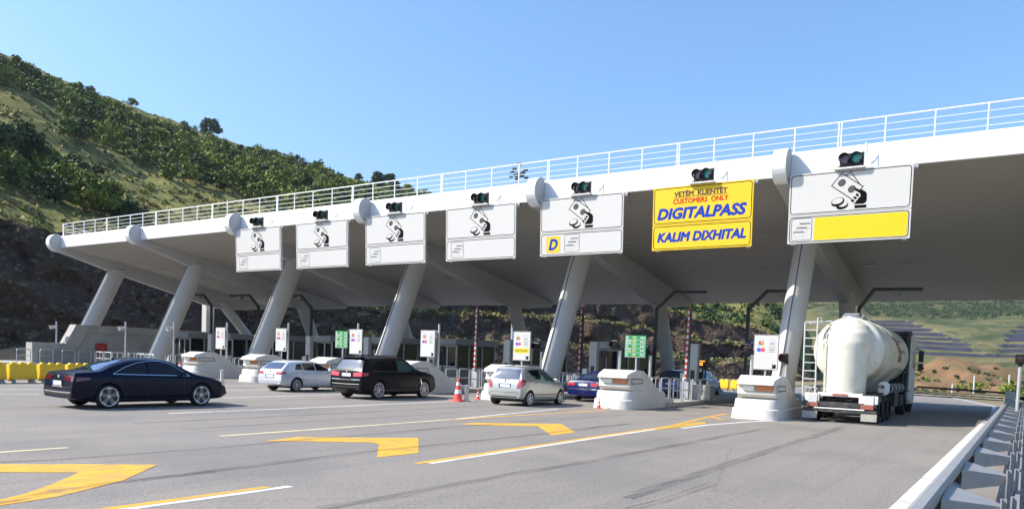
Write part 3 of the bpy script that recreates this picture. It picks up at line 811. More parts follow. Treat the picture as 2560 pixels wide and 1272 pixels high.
# ---------------------------------------------------------------- camera poles
cp0 = None
CP = [(-66.25, 'leftmost white camera pole, in front of the grey end wall'), (-55.9, 'second camera pole from the left, its camera pointing right'), (-49.7, 'third camera pole from the left, beside a slanting column'),
      (-43.7, 'camera pole behind the leftmost white card sign'), (-37.6, 'camera pole right of the second white card sign from the left'), (-31.6, 'camera pole above the left green tariff board'), (-25.6, 'camera pole beside the card sign behind the black sport utility vehicle')]
for k, (x, lab) in enumerate(CP):
    if cp0 is None:
        cp0 = thing('camera_pole', (x, 31.75, 0.15), 0, lab, 'camera pole', 'camera poles on the islands')
        b = MB(); b.tube([(0, 0, 0), (0, 0, 3.45)], 0.06, 10); b.box((0, 0, 0.02), (0.22, 0.22, 0.04)); b.build('pole', MT['steel'], cp0, smooth=True)
        b = MB(); b.beam((-0.05, 0, 3.02), (-0.3, -0.05, 3.05), 0.06, 0.06); b.box((-0.26, -0.14, 2.92), (0.24, 0.42, 0.2), rx=0.12); b.box((-0.26, -0.2, 3.05), (0.28, 0.5, 0.03), rx=0.12); b.build('camera', MT['sign_white'], cp0, bevel=0.015)
    else: dup(cp0, (x, 31.75, 0.15), lab)

# ---------------------------------------------------------------- card signs and tariff boards
def card_sign(x, label, strip=False):
    s = thing('card_payment_sign', (x, 31.2, 0.2), 0, label, 'card sign', 'white card signs on the islands')
    b = MB(); b.tube([(0.0, 0.05, 0), (0.0, 0.05, 2.8)], 0.045, 10); b.build('post', MT['steel'], s, smooth=True)
    b = MB(); b.box((0, 0, 2.32), (1.0, 0.05, 1.42)); p = b.build('panel', MT['sign_white'], s, bevel=0.008)
    b = MB(); ring(b, rrect(-0.49, 1.62, 0.49, 3.02, 0.06), rrect(-0.475, 1.635, 0.475, 3.005, 0.05), -0.027); b.build('border_line', MT['black'], p, recalc=False)
    y = -0.028
    b = MB()
    flat(b, [(-0.31, 2.62), (-0.11, 2.62), (-0.11, 2.77), (-0.31, 2.77)], y, 0)
    flat(b, ell((-0.25, 2.70), (-0.20, 2.70), (-0.25, 2.75), 16), y - 0.001, 1); flat(b, ell((-0.17, 2.70), (-0.12, 2.70), (-0.17, 2.75), 16), y - 0.0015, 2)
    flat(b, ell((-0.28, 2.42), (-0.19, 2.42), (-0.28, 2.50), 18), y, 3); flat(b, ell((-0.13, 2.42), (-0.04, 2.42), (-0.13, 2.50), 18), y - 0.001, 1)
    for z in (2.85, 2.54): flat(b, [(-0.34, z), (-0.06, z), (-0.06, z + 0.012), (-0.34, z + 0.012)], y, 4)
    for z in (2.85, 2.79, 2.58): flat(b, [(0.09, z), (0.37, z), (0.37, z + 0.014), (0.09, z + 0.014)], y, 4)
    flat(b, [(0.09, 2.60), (0.37, 2.60), (0.37, 2.615), (0.09, 2.615)], y - 0.001, 2)
    for z in (2.51, 2.34): flat(b, [(0.09, z), (0.37, z), (0.37, z + 0.014), (0.09, z + 0.014)], y, 0)
    b.build('card_logos', [MT['grey_print'], MT['card_red'], MT['card_orange'], MT['maestro_blue'], MT['faded_grey']], p, recalc=False)
    text_mesh('lettering', 'VISA', MT['maestro_blue'], 0.2, 0.07, (0.23, y, 2.68), p, shear=0.2, bold=0.02)
    text_mesh('lettering', 'VISA', MT['grey_print'], 0.22, 0.075, (0.23, y, 2.43), p, shear=0.2)
    b = MB(); c = (0.33, 1.76)
    flat(b, [(0.25, 1.83), (0.28, 1.86), (0.345, 1.795), (0.345, 1.84), (0.42, 1.84), (0.42, 1.68), (0.26, 1.68), (0.26, 1.75), (0.305, 1.75)], y); b.build('arrow', MT['black'], p, recalc=False)
    if strip:
        b = MB(); flat(b, [(-0.42, 1.98), (0.42, 1.98), (0.42, 2.22), (-0.42, 2.22)], y, 0); st = b.build('yellow_strip', MT['bright_yellow'], p, recalc=False)
        text_mesh('lettering', 'DIGITALPASS', MT['maroon_print'], 0.72, 0.10, (0, y - 0.002, 2.10), p, shear=0.2, bold=0.02)
card_sign(-8.22, 'white card payment sign beside the rightmost column, next to the tanker truck')
card_sign(-19.95, 'white card payment sign with a yellow strip, behind the silver hatchback', True)
card_sign(-25.9, 'white card payment sign above the bonnet of the black sport utility vehicle')
card_sign(-31.2, 'white card payment sign beside the left green tariff board')
card_sign(-37.6, 'white card payment sign standing left of the white estate car roof')
card_sign(-43.6, 'leftmost white card payment sign, above the bonnet of the navy saloon')

def tariff(x, y, label):
    s = thing('tariff_board', (x, y, 0.2), 0, label, 'tariff board', 'green tariff boards on the islands')
    b = MB(); b.tube([(0.05, 0.05, 0), (0.05, 0.05, 2.8)], 0.045, 10); b.build('post', MT['steel'], s, smooth=True)
    b = MB(); b.box((0, 0, 2.44), (1.0, 0.05, 0.96)); p = b.build('panel', MT['green_sign'], s)
    b = MB(); yy = -0.027
    for k in range(5):
        z = 2.90 - 0.19 * k
        flat(b, [(-0.5, z - 0.183), (0.5, z - 0.183), (0.5, z - 0.167), (-0.5, z - 0.167)], yy, 0)
        wd = 0.12 if k % 2 == 0 else 0.26
        flat(b, [(-0.46, z - 0.14), (-0.46 + wd, z - 0.14), (-0.46 + wd, z - 0.01), (-0.46, z - 0.01)], yy, 0)
        flat(b, [(-0.44, z - 0.10), (-0.47 + wd, z - 0.10), (-0.47 + wd, z - 0.05), (-0.44, z - 0.05)], yy - 0.001, 2)
        flat(b, [(-0.14, z - 0.06), (0.03, z - 0.06), (0.03, z - 0.025), (-0.14, z - 0.025)], yy, 0)
        flat(b, [(-0.14, z - 0.13), (0.06, z - 0.13), (0.06, z - 0.10), (-0.14, z - 0.10)], yy, 1)
        for q in range(3): flat(b, [(0.24 + 0.075 * q, z - 0.12), (0.285 + 0.075 * q, z - 0.12), (0.285 + 0.075 * q, z - 0.04), (0.24 + 0.075 * q, z - 0.04)], yy, 0)
    b.build('tariff_rows', [MT['sign_white'], MT['bright_yellow'], MT['green_sign']], p, recalc=False)
tariff(-13.92, 30.55 + 0.6, 'green tariff board above the right crash terminal')
tariff(-32.35, 31.2, 'green tariff board on the left, beside a white card sign')

# ---------------------------------------------------------------- lane signals on posts
def lane_signal(x, y, z0, top, label, face=-0.25, tilt=0.0):
    s = thing('lane_signal', (x, y, z0), 0, label, 'traffic light', 'lane signals on posts')
    b = MB(); b.tube([(0, 0, 0), (0, 0, top - 0.25)], 0.06, 10); b.box((0, 0, 0.05), (0.3, 0.3, 0.1), taper=0.5); b.build('post', MT['steel'], s, smooth=True, angle=30)
    b = MB(); b.box((face, -0.02, top), (0.34, 0.22, 0.36)); b.box((0, 0, top - 0.17), (0.14, 0.14, 0.2)); b.box((face / 2, 0, top - 0.05), (abs(face), 0.07, 0.07)); b.build('housing', MT['housing'], s, bevel=0.03)
    lamp_head(s, face, -0.13, top, 0.14, 0.24, MT['lens_red'])
lane_signal(-8.52, 30.3, 0.40, 2.25, 'lane signal on the left of the card sign by the tanker truck')
lane_signal(-7.75, 32.7, 0.2, 2.15, 'lane signal on the right of the card sign by the tanker truck', -0.12)
lane_signal(-14.3, 30.4, 0.40, 2.28, 'lane signal on the left of the right green tariff board')
lane_signal(-13.62, 32.2, 0.2, 2.32, 'lane signal on the right of the right green tariff board')
lane_signal(-19.25, 31.9, 0.2, 2.35, 'lane signal just right of the card sign with the yellow strip')
lane_signal(0.36, 33.0, -0.1, 2.65, 'lane signal at the right edge behind the guardrail', 0.0)

# ---------------------------------------------------------------- raised barrier arms, lowered boom, red and white mast
def striped(b, p0, p1, w, d, n, slant=0.0):
    p0, p1 = Vector(p0), Vector(p1)
    for k in range(n): b.beam(p0.lerp(p1, k / n), p0.lerp(p1, (k + 1) / n), w, d, k % 2, upv=(0, 1, 0))
def barrier(x, y, label):
    s = thing('barrier_gate', (x, y, 0.2), 0, label, 'barrier', 'raised barrier gates')
    b = MB(); b.box((0, 0.1, 0.5), (0.34, 0.34, 1.0)); b.box((0, 0.1, 1.02), (0.36, 0.36, 0.05)); b.build('cabinet', MT['steel'], s, bevel=0.02)
    b = MB(); striped(b, (0.0, -0.1, 0.95), (0.05, -0.1, 4.5), 0.10, 0.06, 24); b.build('arm', [MT['sign_white'], MT['barrier_red']], s)
    b = MB(); b.box((0.13, -0.1, 2.7), (0.09, 0.09, 3.6)); b.build('counter_rail', MT['trim'], s)
    b = MB(); b.lathe([(0.06, 0), (0.06, 0.1), (0.03, 0.14)], (-0.1, 0.1, 1.05), 'z', 12); b.build('warning_lamp', MT['bright_yellow'], s)
barrier(-13.30, 36.0, 'raised red and white barrier arm left of the far blue cars')
barrier(-18.95, 35.4, 'raised barrier arm right of the column behind the silver hatchback')
barrier(-24.9, 34.2, 'raised red and white barrier arm behind the bonnet of the black sport utility vehicle')
s = thing('barrier_boom', (0.12, 46.0, 0), 0, 'lowered red and white boom across the lane beyond the tanker truck', 'barrier')
b = MB(); b.box((0.05, 0, 0.6), (0.42, 0.5, 1.2)); b.build('cabinet', MT['sign_white'], s, bevel=0.03)
b = MB(); striped(b, (-0.2, -0.3, 0.82), (-5.6, -0.3, 0.90), 0.06, 0.13, 26); b.build('arm', [MT['barrier_red'], MT['sign_white']], s)
b = MB(); b.beam((-0.2, -0.2, 0.70), (-5.6, -0.2, 0.78), 0.05, 0.05); b.beam((0.3, 0.2, 1.08), (-4.2, 0.2, 1.2), 0.1, 0.1); b.build('counter_rail', MT['trim'], s)
b = MB(); b.lathe([(0.07, 0), (0.07, 0.1), (0.03, 0.16)], (-0.1, 0, 1.2), 'z', 12); b.build('warning_lamp', MT['bright_yellow'], s)

# ---------------------------------------------------------------- gantry arms under the canopy
def gantry(x, y, d, hx, ln, top, label, box=True):
    s = thing('gantry_arm', (x, y, 0.15), 0, label, 'gantry arm', 'dark steel gantry arms behind the booths')
    b = MB(); b.box((0, 0, top / 2), (0.17, 0.17, top)); b.beam((0, 0, top - 0.05), (d * hx, 0, top + 1.0), 0.17, 0.17); b.beam((d * (hx - 0.07), 0, top + 0.97), (d * ln, 0, top + 0.93), 0.16, 0.17); b.box((0, 0, 0.05), (0.4, 0.4, 0.1)); b.build('mast', MT['dark_steel'], s)
    if box:
        b = MB(); b.box((d * ln * 0.62, -0.02, top + 0.75), (0.34, 0.4, 0.26)); b.build('sensor', MT['booth'], s, bevel=0.03)
gantry(-6.85, 44, 1, 0.72, 2.95, 5.15, 'dark steel gantry arm reaching over the tanker truck')
gantry(-12.72, 44, 1, 1.05, 3.0, 5.15, 'dark steel gantry arm reaching behind the rightmost slanting column')
gantry(-18.35, 44, 1, 1.15, 3.1, 5.2, 'dark steel gantry arm beside a rear column, below the yellow sign', False)
gantry(-47.6, 42.5, -1, 1.3, 2.2, 5.3, 'dark steel gantry arm half hidden by the column left of centre')
gantry(-53.6, 42.0, -1, 1.3, 3.8, 5.4, 'dark steel gantry arm second from the left')
gantry(-59.5, 41.6, -1, 1.25, 2.8, 5.5, 'leftmost dark steel gantry arm')

# ---------------------------------------------------------------- toll booths and lane equipment
bo0 = None
for j in range(2, 10):
    lab = 'grey toll booth with dark windows on ' + WHERE[j]
    loc = (ISL[j] - 0.12, 39.0, 0.2)
    if bo0: dup(bo0, loc, lab); continue
    bo0 = thing('toll_booth', loc, 0, lab, 'toll booth', 'toll booths on the islands')
    b = MB(); b.box((0, 2.2, 0.5), (1.55, 4.4, 1.0)); b.build('base', MT['booth'], bo0, bevel=0.02)
    for x in (-0.74, 0, 0.74):
        b = MB(); b.box((x, 0.05, 1.72), (0.09, 0.09, 1.44)); b.build('mullion', MT['booth_light'], bo0)
    for x in (-0.74, 0.74):
        for y in (1.4, 2.9, 4.35): b = MB(); b.box((x, y, 1.72), (0.09, 0.09, 1.44)); b.build('mullion', MT['booth_light'], bo0)
    b = MB(); b.box((0, 0.04, 1.04), (1.58, 0.1, 0.1)); b.build('sill', MT['booth_light'], bo0)
    b = MB(); b.box((0, 0.04, 2.4), (1.58, 0.1, 0.12)); b.build('lintel', MT['booth_light'], bo0)
    b = MB(); b.box((0, 2.2, 1.72), (1.44, 4.3, 1.42)); b.build('glazing', MT['booth_glass'], bo0)
    b = MB(); b.box((0, 2.2, 2.66), (1.8, 4.9, 0.42)); b.box((0, 2.2, 2.46), (1.66, 4.6, 0.06)); b.build('roof', MT['booth'], bo0, bevel=0.03)
ec0 = None
for j in range(1, 10):
    lab = 'tall grey equipment column on ' + WHERE[j]
    loc = (ISL[j] - 0.15, 37.6, 0.2)
    if ec0: dup(ec0, loc, lab); continue
    ec0 = thing('equipment_column', loc, 0, lab, 'equipment column', 'equipment columns in front of the booths')
    b = MB(); b.box((0, 0, 1.4), (0.46, 0.34, 2.8)); b.build('casing', MT['booth_light'], ec0, bevel=0.02)
    b = MB(); b.box((0, -0.175, 1.2), (0.22, 0.02, 0.5)); b.build('panel', MT['trim'], ec0)
    b = MB(); b.box((0.5, 0.3, 2.15), (0.34, 0.3, 0.38)); b.tube([(0.5, 0.35, 0), (0.5, 0.35, 2.0)], 0.05, 8); b.build('lamp_post', MT['housing'], ec0, bevel=0.02)
    b = MB(); b.box((-0.55, 0.1, 0.65), (0.34, 0.3, 1.3)); b.build('card_terminal', MT['steel'], ec0, bevel=0.03)
s = thing('message_display', (-15.35, 44.2, 0.2), 0, 'small orange lit message display above the far blue hatchback', 'display')
b = MB(); b.box((0, 0.1, 0.8), (0.1, 0.1, 1.6)); b.box((0, 0.06, 1.85), (0.62, 0.14, 0.6)); b.build('casing', MT['housing'], s)
b = MB()
for z in (1.98, 1.86, 1.76):
    for q in range(5 if z > 1.9 else 3): b.box((-0.22 + 0.1 * q, -0.015, z), (0.075, 0.01, 0.06))
b.build('lit_rows', MT['led'], s)
s = thing('direction_board', (-13.0, 46.5, 0.2), 0, 'small blue board on a post near the raised red and white barrier arm', 'board')
b = MB(); b.tube([(0, 0, 0), (0, 0, 3.2)], 0.05, 8); b.build('post', MT['steel'], s)
b = MB(); b.box((0, -0.07, 3.2), (0.9, 0.05, 0.42)); b.build('panel', MT['blue_board'], s)
b = MB(); b.box((0.05, -0.1, 3.24), (0.42, 0.01, 0.16)); b.build('white_field', MT['sign_white'], s)
b = MB(); b.prism([(0, 0.2), (0.9, 0.2), (0.9, 0.95), (0, 0.95)], 36.3, 37.0, 'xz')
b.v = [(p[0] - 13.05, p[1], p[2]) for p in b.v]; tag(b.build('concrete_block', MT['kerb'], bevel=0.04), 'pale block on the island just right of the raised red and white barrier arm', 'block')

# ---------------------------------------------------------------- cones, posts, plastic barriers
def cone(x, y, h, label, first={}):
    t = thing('traffic_cone', (x, y, 0.0), 0, label, 'traffic cone'); k = h / 0.75
    b = MB(); b.box((0, 0, 0.02 * k), (0.40 * k, 0.40 * k, 0.04 * k)); b.build('foot', MT['cone'], t, bevel=0.01)
    b = MB(); b.lathe([(0.145 * k, 0.04 * k), (0.028 * k, 0.75 * k), (0.02 * k, 0.755 * k)], (0, 0, 0), 'z', 20); b.build('shell', MT['cone'], t, smooth=True)
    b = MB()
    for z0, z1 in ((0.25, 0.38), (0.52, 0.62)):
        r0 = lerp(0.145, 0.028, (z0 - 0.04) / 0.71) + 0.003; r1 = lerp(0.145, 0.028, (z1 - 0.04) / 0.71) + 0.003
        b.lathe([(r0 * k, z0 * k), (r1 * k, z1 * k)], (0, 0, 0), 'z', 20)
    b.build('white_band', MT['cone_white'], t, smooth=True)
cone(-19.35, 25.4, 0.98, 'orange cone with white bands left of the silver hatchback')
cone(-43.0, 27.9, 0.95, 'orange cone standing in front of the leftmost crash terminal')
cone(-13.75, 27.45, 0.42, 'small orange cone at the foot of the crash terminal right of the silver hatchback')
cone(-19.75, 27.4, 0.42, 'small orange cone at the foot of the crash terminal behind the silver hatchback')
cone(-39.6, 31.0, 0.6, 'orange cone between the two leftmost crash terminals')
def bollard(x, y, label):
    t = thing('marker_post', (x, y, 0), 0, label, 'post')
    b = MB(); b.tube([(0, 0, 0), (0, 0, 0.62)], 0.09, 14); b.box((0, 0, 0.02), (0.3, 0.3, 0.04)); b.build('post', MT['concrete'], t, smooth=True)
    b = MB(); b.lathe([(0.11, 0.6), (0.11, 0.66), (0.05, 0.70)], (0, 0, 0), 'z', 14); b.build('cap', MT['steel'], t, smooth=True)
bollard(-19.12, 25.7, 'short grey post beside the orange cone left of the silver hatchback')
bollard(-35.6, 25.6, 'short grey post in front of the bonnet of the navy saloon')
pb0 = None
def plastic_barrier(x, y, rz, label, grp):
    global pb0
    if pb0: return dup(pb0, (x, y, 0), label, rz, grp)
    pb0 = thing('plastic_barrier', (x, y, 0), rz, label, 'plastic barrier', grp)
    b = MB(); b.prism([(-0.24, 0.16), (-0.24, 0.30), (-0.13, 0.84), (0.13, 0.84), (0.24, 0.30), (0.24, 0.16)], -0.56, 0.56)
    for x_ in (-0.36, 0.0, 0.36): b.box((x_, 0, 0.87), (0.22, 0.2, 0.09), taper=0.8)
    b.build('body', MT['plastic_yellow'], pb0, bevel=0.035)
    b = MB()
    for x_ in (-0.4, 0.4): b.box((x_, 0, 0.08), (0.2, 0.42, 0.16), taper=0.7)
    b.build('foot', MT['kerb'], pb0)
LB = ['leftmost yellow plastic barrier, cut by the left edge of the photo', 'second yellow plastic barrier from the left', 'third yellow plastic barrier from the left, behind the navy saloon boot', 'fourth yellow plastic barrier from the left, mostly hidden by the navy saloon', 'yellow plastic barrier hidden behind the navy saloon']
for k in range(5): plastic_barrier(-36.35 - 0.1 * k, 14.75 + 1.27 * k, R(90 + 2), LB[k], 'yellow plastic barriers at the left edge of the road')
for k, x in enumerate((-19.3, -18.0, -16.7)): plastic_barrier(x, 60.5, 0, ['left one', 'middle one', 'right one'][k] + ' of the yellow plastic barriers seen far under the canopy', 'far yellow plastic barriers')

# ---------------------------------------------------------------- guardrail (seen from behind)
gr = thing('guardrail', (-0.65, 5, 0), 0, 'galvanised steel guardrail running along the right edge of the road', 'guardrail')
def gx(y): return -0.52 + (y - 6) * 0.0175
b = MB(); ys = np.arange(-3.0, 47.1, 1.0)
prof = [(-0.09, 0.80), (-0.05, 0.83), (0.03, 0.83), (0.045, 0.80), (0.045, 0.72), (-0.02, 0.68), (-0.02, 0.60), (0.045, 0.56), (0.045, 0.48), (-0.03, 0.45), (-0.09, 0.49), (-0.09, 0.55), (-0.045, 0.60), (-0.045, 0.68), (-0.09, 0.72)]
rows = [[(gx(y) + p[0] + 0.65, y - 5, p[1]) for p in prof + prof[:1]] for y in ys]
b.grid(rows); b.build('beam', MT['galv'], gr)
ys2 = np.arange(3.0, 47, 2.66)
for k, y in enumerate(ys2):
    x = gx(y) + 0.65; yy = y - 5; w = 0.56
    for dx in (0.50, 0.58):
        b = MB(); b.box((x + dx, yy + (dx - 0.54) * 3, 0.25), (0.014, 0.12, 0.98)); b.box((x + dx + 0.02, yy + (dx - 0.54) * 3 + 0.06, 0.25), (0.05, 0.014, 0.98)); b.build('post', MT['galv'], gr)
    b = MB()
    vs = [(x + 0.05, yy - w, 0.745), (x + 0.05, yy + w, 0.745), (x + 0.52, yy + 0.07, 0.665), (x + 0.52, yy - 0.07, 0.665)]
    b.add(vs + [(p[0], p[1], p[2] - 0.012) for p in vs], [(0, 1, 2, 3), (7, 6, 5, 4), (0, 4, 5, 1), (1, 5, 6, 2), (2, 6, 7, 3), (3, 7, 4, 0)])
    b.build('bracket_plate', MT['galv'], gr)
    for sg in (-1, 1):
        b = MB(); b.prism([(x + 0.05, 0.742), (x + 0.52, 0.66), (x + 0.52, 0.56), (x + 0.05, 0.50)], 0, 0.012, 'xz'); b.v = [(p[0], yy + sg * (lerp(w, 0.07, (p[0] - x - 0.05) / 0.47) + 0.004) + p[1], p[2]) for p in b.v]; b.build('bracket_flange', MT['galv'], gr)
    b = MB(); b.box((x + 0.04, yy + 0.95, 0.66), (0.03, 0.10, 0.30)); b.build('joint_plate', MT['galv'], gr)
b = MB(); b.beam((gx(-3) + 0.65 + 0.62, -8, 0.36), (gx(47) + 0.65 + 0.62, 42, 0.36), 0.05, 0.2); b.build('lower_rail', MT['galv'], gr)
# ---------------------------------------------------------------- cars
def chaikin(P, it=2):
    for _ in range(it):
        Q = [P[0]]
        for i in range(len(P) - 1):
            a, c = P[i], P[i + 1]
            Q += [(0.75 * a[0] + 0.25 * c[0], 0.75 * a[1] + 0.25 * c[1]), (0.25 * a[0] + 0.75 * c[0], 0.25 * a[1] + 0.75 * c[1])]
        P = Q + [P[-1]]
    return P
def resample(P, n):
    P = [Vector(p) for p in P]; d = [0.0]
    for i in range(1, len(P)): d.append(d[-1] + (P[i] - P[i - 1]).length)
    out = []
    for k in range(n):
        t = d[-1] * k / (n - 1); i = 0
        while i < len(P) - 2 and d[i + 1] < t: i += 1
        seg = d[i + 1] - d[i]
        out.append(P[i].lerp(P[i + 1], 0 if seg < 1e-9 else (t - d[i]) / seg))
    return out

def wheel_proto(cache={}):
    return cache
def make_wheel(parent, x, y, r, style, side, rim_k=0.74, cache={}):
    key = (round(r, 3), style, side)
    if key not in cache:
        w = 0.22
        b = MB(); b.lathe([(r * 0.66, -w / 2 + 0.02), (r * 0.9, -w / 2), (r * 0.985, -w / 2 + 0.03), (r, -w / 2 + 0.07), (r, w / 2 - 0.07), (r * 0.985, w / 2 - 0.03), (r * 0.9, w / 2), (r * 0.66, w / 2 - 0.02)], (0, 0, 0), 'x', 36, 0, False)
        ty = b.build('wheel', MT['tyre'], None, smooth=True)
        b = MB(); f = side * w / 2; R0 = r * rim_k
        b.lathe([(R0 * 0.97, f - side * 0.02), (R0 * 0.93, f - side * 0.08), (0.01, f - side * 0.075)], (0, 0, 0), 'x', 30, 1)
        b.lathe([(R0 * 0.90, f - side * 0.03), (R0 * 0.93, f + side * 0.004), (R0, f + side * 0.006), (R0 * 1.01, f - side * 0.02)], (0, 0, 0), 'x', 36, 0, False)
        b.lathe([(R0 * 0.19, f - side * 0.06), (R0 * 0.19, f - side * 0.012), (R0 * 0.12, f - side * 0.004), (0.005, f - side * 0.004)], (0, 0, 0), 'x', 20, 0)
        ns, wd, twin = {'rotor': (5, 0.30, 0), 'twin': (5, 0.105, 0.20), 'multi': (9, 0.10, 0), 'five': (6, 0.20, 0)}[style]
        for q in range(ns):
            for tw in ((-twin, twin) if twin else (0,)):
                a = 2 * math.pi * q / ns + 0.3
                def pt(rad, off, xo): 
                    aa = a; return (f - side * xo, rad * math.cos(aa) - off * math.sin(aa), rad * math.sin(aa) + off * math.cos(aa))
                o0, o1 = tw * R0 * 0.45, tw * R0 * 1.15
                h0, h1 = wd * R0 * 0.5, wd * R0 * (0.85 if style == 'rotor' else 0.55)
                V = [pt(R0 * 0.14, o0 - h0, 0.015), pt(R0 * 0.14, o0 + h0, 0.015), pt(R0 * 0.95, o1 + h1, 0.008), pt(R0 * 0.95, o1 - h1, 0.008)]
                V2 = [(p[0] - side * 0.035, p[1], p[2]) for p in V]
                b.add(V + V2, [(0, 1, 2, 3), (7, 6, 5, 4), (0, 4, 5, 1), (1, 5, 6, 2), (2, 6, 7, 3), (3, 7, 4, 0)], 0 if style != 'rotor' else 2)
                if style == 'rotor':
                    e = 0.02 * R0
                    V = [pt(R0 * 0.80, h1 * 0.95 - 0.0, 0.004), pt(R0 * 0.80, h1 * -0.95, 0.004), pt(R0 * 0.95, -h1, 0.004), pt(R0 * 0.95, h1, 0.004)]
                    b.add(V, [(0, 1, 2, 3)], 0)
        rm = b.build('rim', [MT['rim'], MT['rim_dark'], MT['rim_dark'] if style != 'rotor' else MT['dark_rotor']], ty, smooth=True, angle=30)
        cache[key] = (ty, rm); ty.parent = parent; ty.location = (x, y, r)
    else:
        ty, rm = cache[key]
        ty = ty.copy(); COL.objects.link(ty); ty.parent = parent; ty.location = (x, y, r)
        r_ = rm.copy(); COL.objects.link(r_); r_.parent = ty
MT['dark_rotor'] = M('machined_grey_alloy', (0.16, 0.16, 0.165), 0.3, metal=0.85)

def make_car(name, label, loc, heading, S):
    """S: dict with the shape; loc is the ground point under the middle of the rear axle"""
    Lc, W = S['L'], S['W']; ro = S['ro']; wb = S['wb']; wr = S['wr']
    root = thing(name, (loc[0], loc[1], loc[2] if len(loc) > 2 else 0.0), heading, label, 'car')
    top, belt = interp(S['top']), interp(S['belt'])
    bot = interp([(0, S.get('rb', 0.34)), (0.35, 0.24), (0.8, 0.2), (Lc - 0.8, 0.2), (Lc - 0.3, 0.22), (Lc, 0.30)])
    rear_round, front_round = S.get('rr', 0.10), S.get('fr', 0.20)
    def hw(y):
        a = min(1, y / 0.55); c = min(1, (Lc - y) / 0.9)
        return W / 2 * (1 - rear_round * (1 - a) ** 2.2) * (1 - front_round * (1 - c) ** 2.4) * (1 - 0.02 * abs(y / Lc - 0.5))
    tum = S.get('tum', 0.22)
    def ring_(y):
        zb, zt, h = bot(y), top(y), hw(y); zs = min(belt(y), zt - 0.035); g = zt - zs; k = min(1, g / 0.42)
        hb = h - 0.05; hr = h - 0.07 - tum * k
        P = [(0, zb), (h - 0.2, zb), (h - 0.06, zb + 0.02), (h - 0.02, zb + 0.14), (h, lerp(zb, zs, 0.52)), (h - 0.006, zs - 0.14), (h - 0.02, zs - 0.05), (hb, zs),
             (lerp(hb, hr, 0.12), lerp(zs, zt, 0.14)), (lerp(hb, hr, 0.5), lerp(zs, zt, 0.55)), (lerp(hb, hr, 0.86), lerp(zs, zt, 0.86)), (hr - 0.03, zt - 0.02 * k - 0.012), (hr * 0.72, zt + 0.008), (hr * 0.35, zt + 0.02), (0, zt + 0.024)]
        return chaikin(P, 2)
    ysv = sorted(set([0, .012, .03, .05, .075, .1, .13, .17, .22, .28, .35, .43, .52] + list(np.linspace(0.6, Lc - 0.6, 44)) + [Lc - q for q in (.5, .4, .31, .24, .18, .13, .09, .06, .035, .015, 0)]))
    vs, fs = [], []; n = None
    for y in ysv:
        P = ring_(y); full = P + [(-p[0], p[1]) for p in P[-2:0:-1]]; n = len(full)
        vs += [(p[0], y - ro, p[1]) for p in full]
    for i in range(len(ysv) - 1):
        for j in range(n): fs.append((i * n + j, i * n + (j + 1) % n, (i + 1) * n + (j + 1) % n, (i + 1) * n + j))
    m = len(ysv) - 1; hN = n // 2
    for e, base in ((0, 0), (1, m * n)):                # caps as strips across
        for j in range(hN):
            a, c_, d, f = base + j, base + j + 1, base + (n - j - 1) % n, base + (n - j) % n
            q = [a, c_, d, f]; q2 = []
            for t in q:
                if t not in q2: q2.append(t)
            if len(q2) >= 3: fs.append(tuple(q2 if e else q2[::-1]))
    b = MB(); b.add(vs, fs); body = b.build('body', [S['paint'], MT['liner']], root, smooth=True, angle=32)
    me0 = body.data
    bv = BVHTree.FromPolygons([v.co.copy() for v in me0.vertices], [tuple(p.vertices) for p in me0.polygons])
    # wheel arches
    b = MB()
    for y in (0, wb):
        for s in (-1, 1):
            b.lathe([(wr * 1.14, -0.38), (wr * 1.14, 0.38)], (s * (W / 2 + 0.05), y, wr * 1.02), 'x', 40)
    cut = b.build('arch_cutter', [MT['liner']], root)
    bm_ = body.modifiers.new('arches', 'BOOLEAN'); bm_.operation = 'DIFFERENCE'; bm_.object = cut; bm_.solver = 'EXACT'
    try: bm_.material_mode = 'TRANSFER'
    except Exception: pass
    me = ev_mesh(body); body.modifiers.clear(); body.data = me; me.name = 'body'
    bpy.data.objects.remove(cut)

    def cast(axis, u, v, inset=0.0):
        if axis == 'R': o, d = Vector((3, u - ro, v)), Vector((-1, 0, 0))
        elif axis == 'L': o, d = Vector((-3, u - ro, v)), Vector((1, 0, 0))
        elif axis == 'B': o, d = Vector((u, -4, v)), Vector((0, 1, 0))
        elif axis == 'F': o, d = Vector((u, 9, v)), Vector((0, -1, 0))
        h = bv.ray_cast(o, d)
        if h[0] is None: return None, None
        return h[0], (h[1] if h[1].dot(d) < 0 else -h[1])
    def patch(nm, A, B_, axis, mat, rows=5, n_=14, off=0.006, parent=None, raise_=0.0):
        A, B_ = resample(A, n_), resample(B_, n_); G = []
        last = None
        for i in range(rows):
            row = []
            for a, c in zip(A, B_):
                q = a.lerp(c, i / (rows - 1)); h, nn = cast(axis, q.x, q.y)
                if h is None:
                    g_ = {'R': (W / 2, q.x - ro, q.y), 'L': (-W / 2, q.x - ro, q.y), 'B': (q.x, -ro, q.y), 'F': (q.x, Lc - ro, q.y)}[axis]
                    w_ = bv.find_nearest(Vector(g_)); row.append(w_[0] + (Vector(g_) - w_[0]).normalized() * off)
                else:
                    p = h + nn * off; last = p; row.append(p)
            G.append(row)
        b = MB(); b.grid(G); o = b.build(nm, mat, parent or root, smooth=True, recalc=False)
        return o
    def strip(nm, path, w, axis, mat, n_=24, off=0.008, parent=None):
        P = resample(path, n_); A, B_ = [], []
        for i, p in enumerate(P):
            t = (P[min(i + 1, n_ - 1)] - P[max(i - 1, 0)]).normalized(); nn = Vector((-t.y, t.x)); A.append(p - nn * w / 2); B_.append(p + nn * w / 2)
        return patch(nm, A, B_, axis, mat, 2, n_, off, parent)
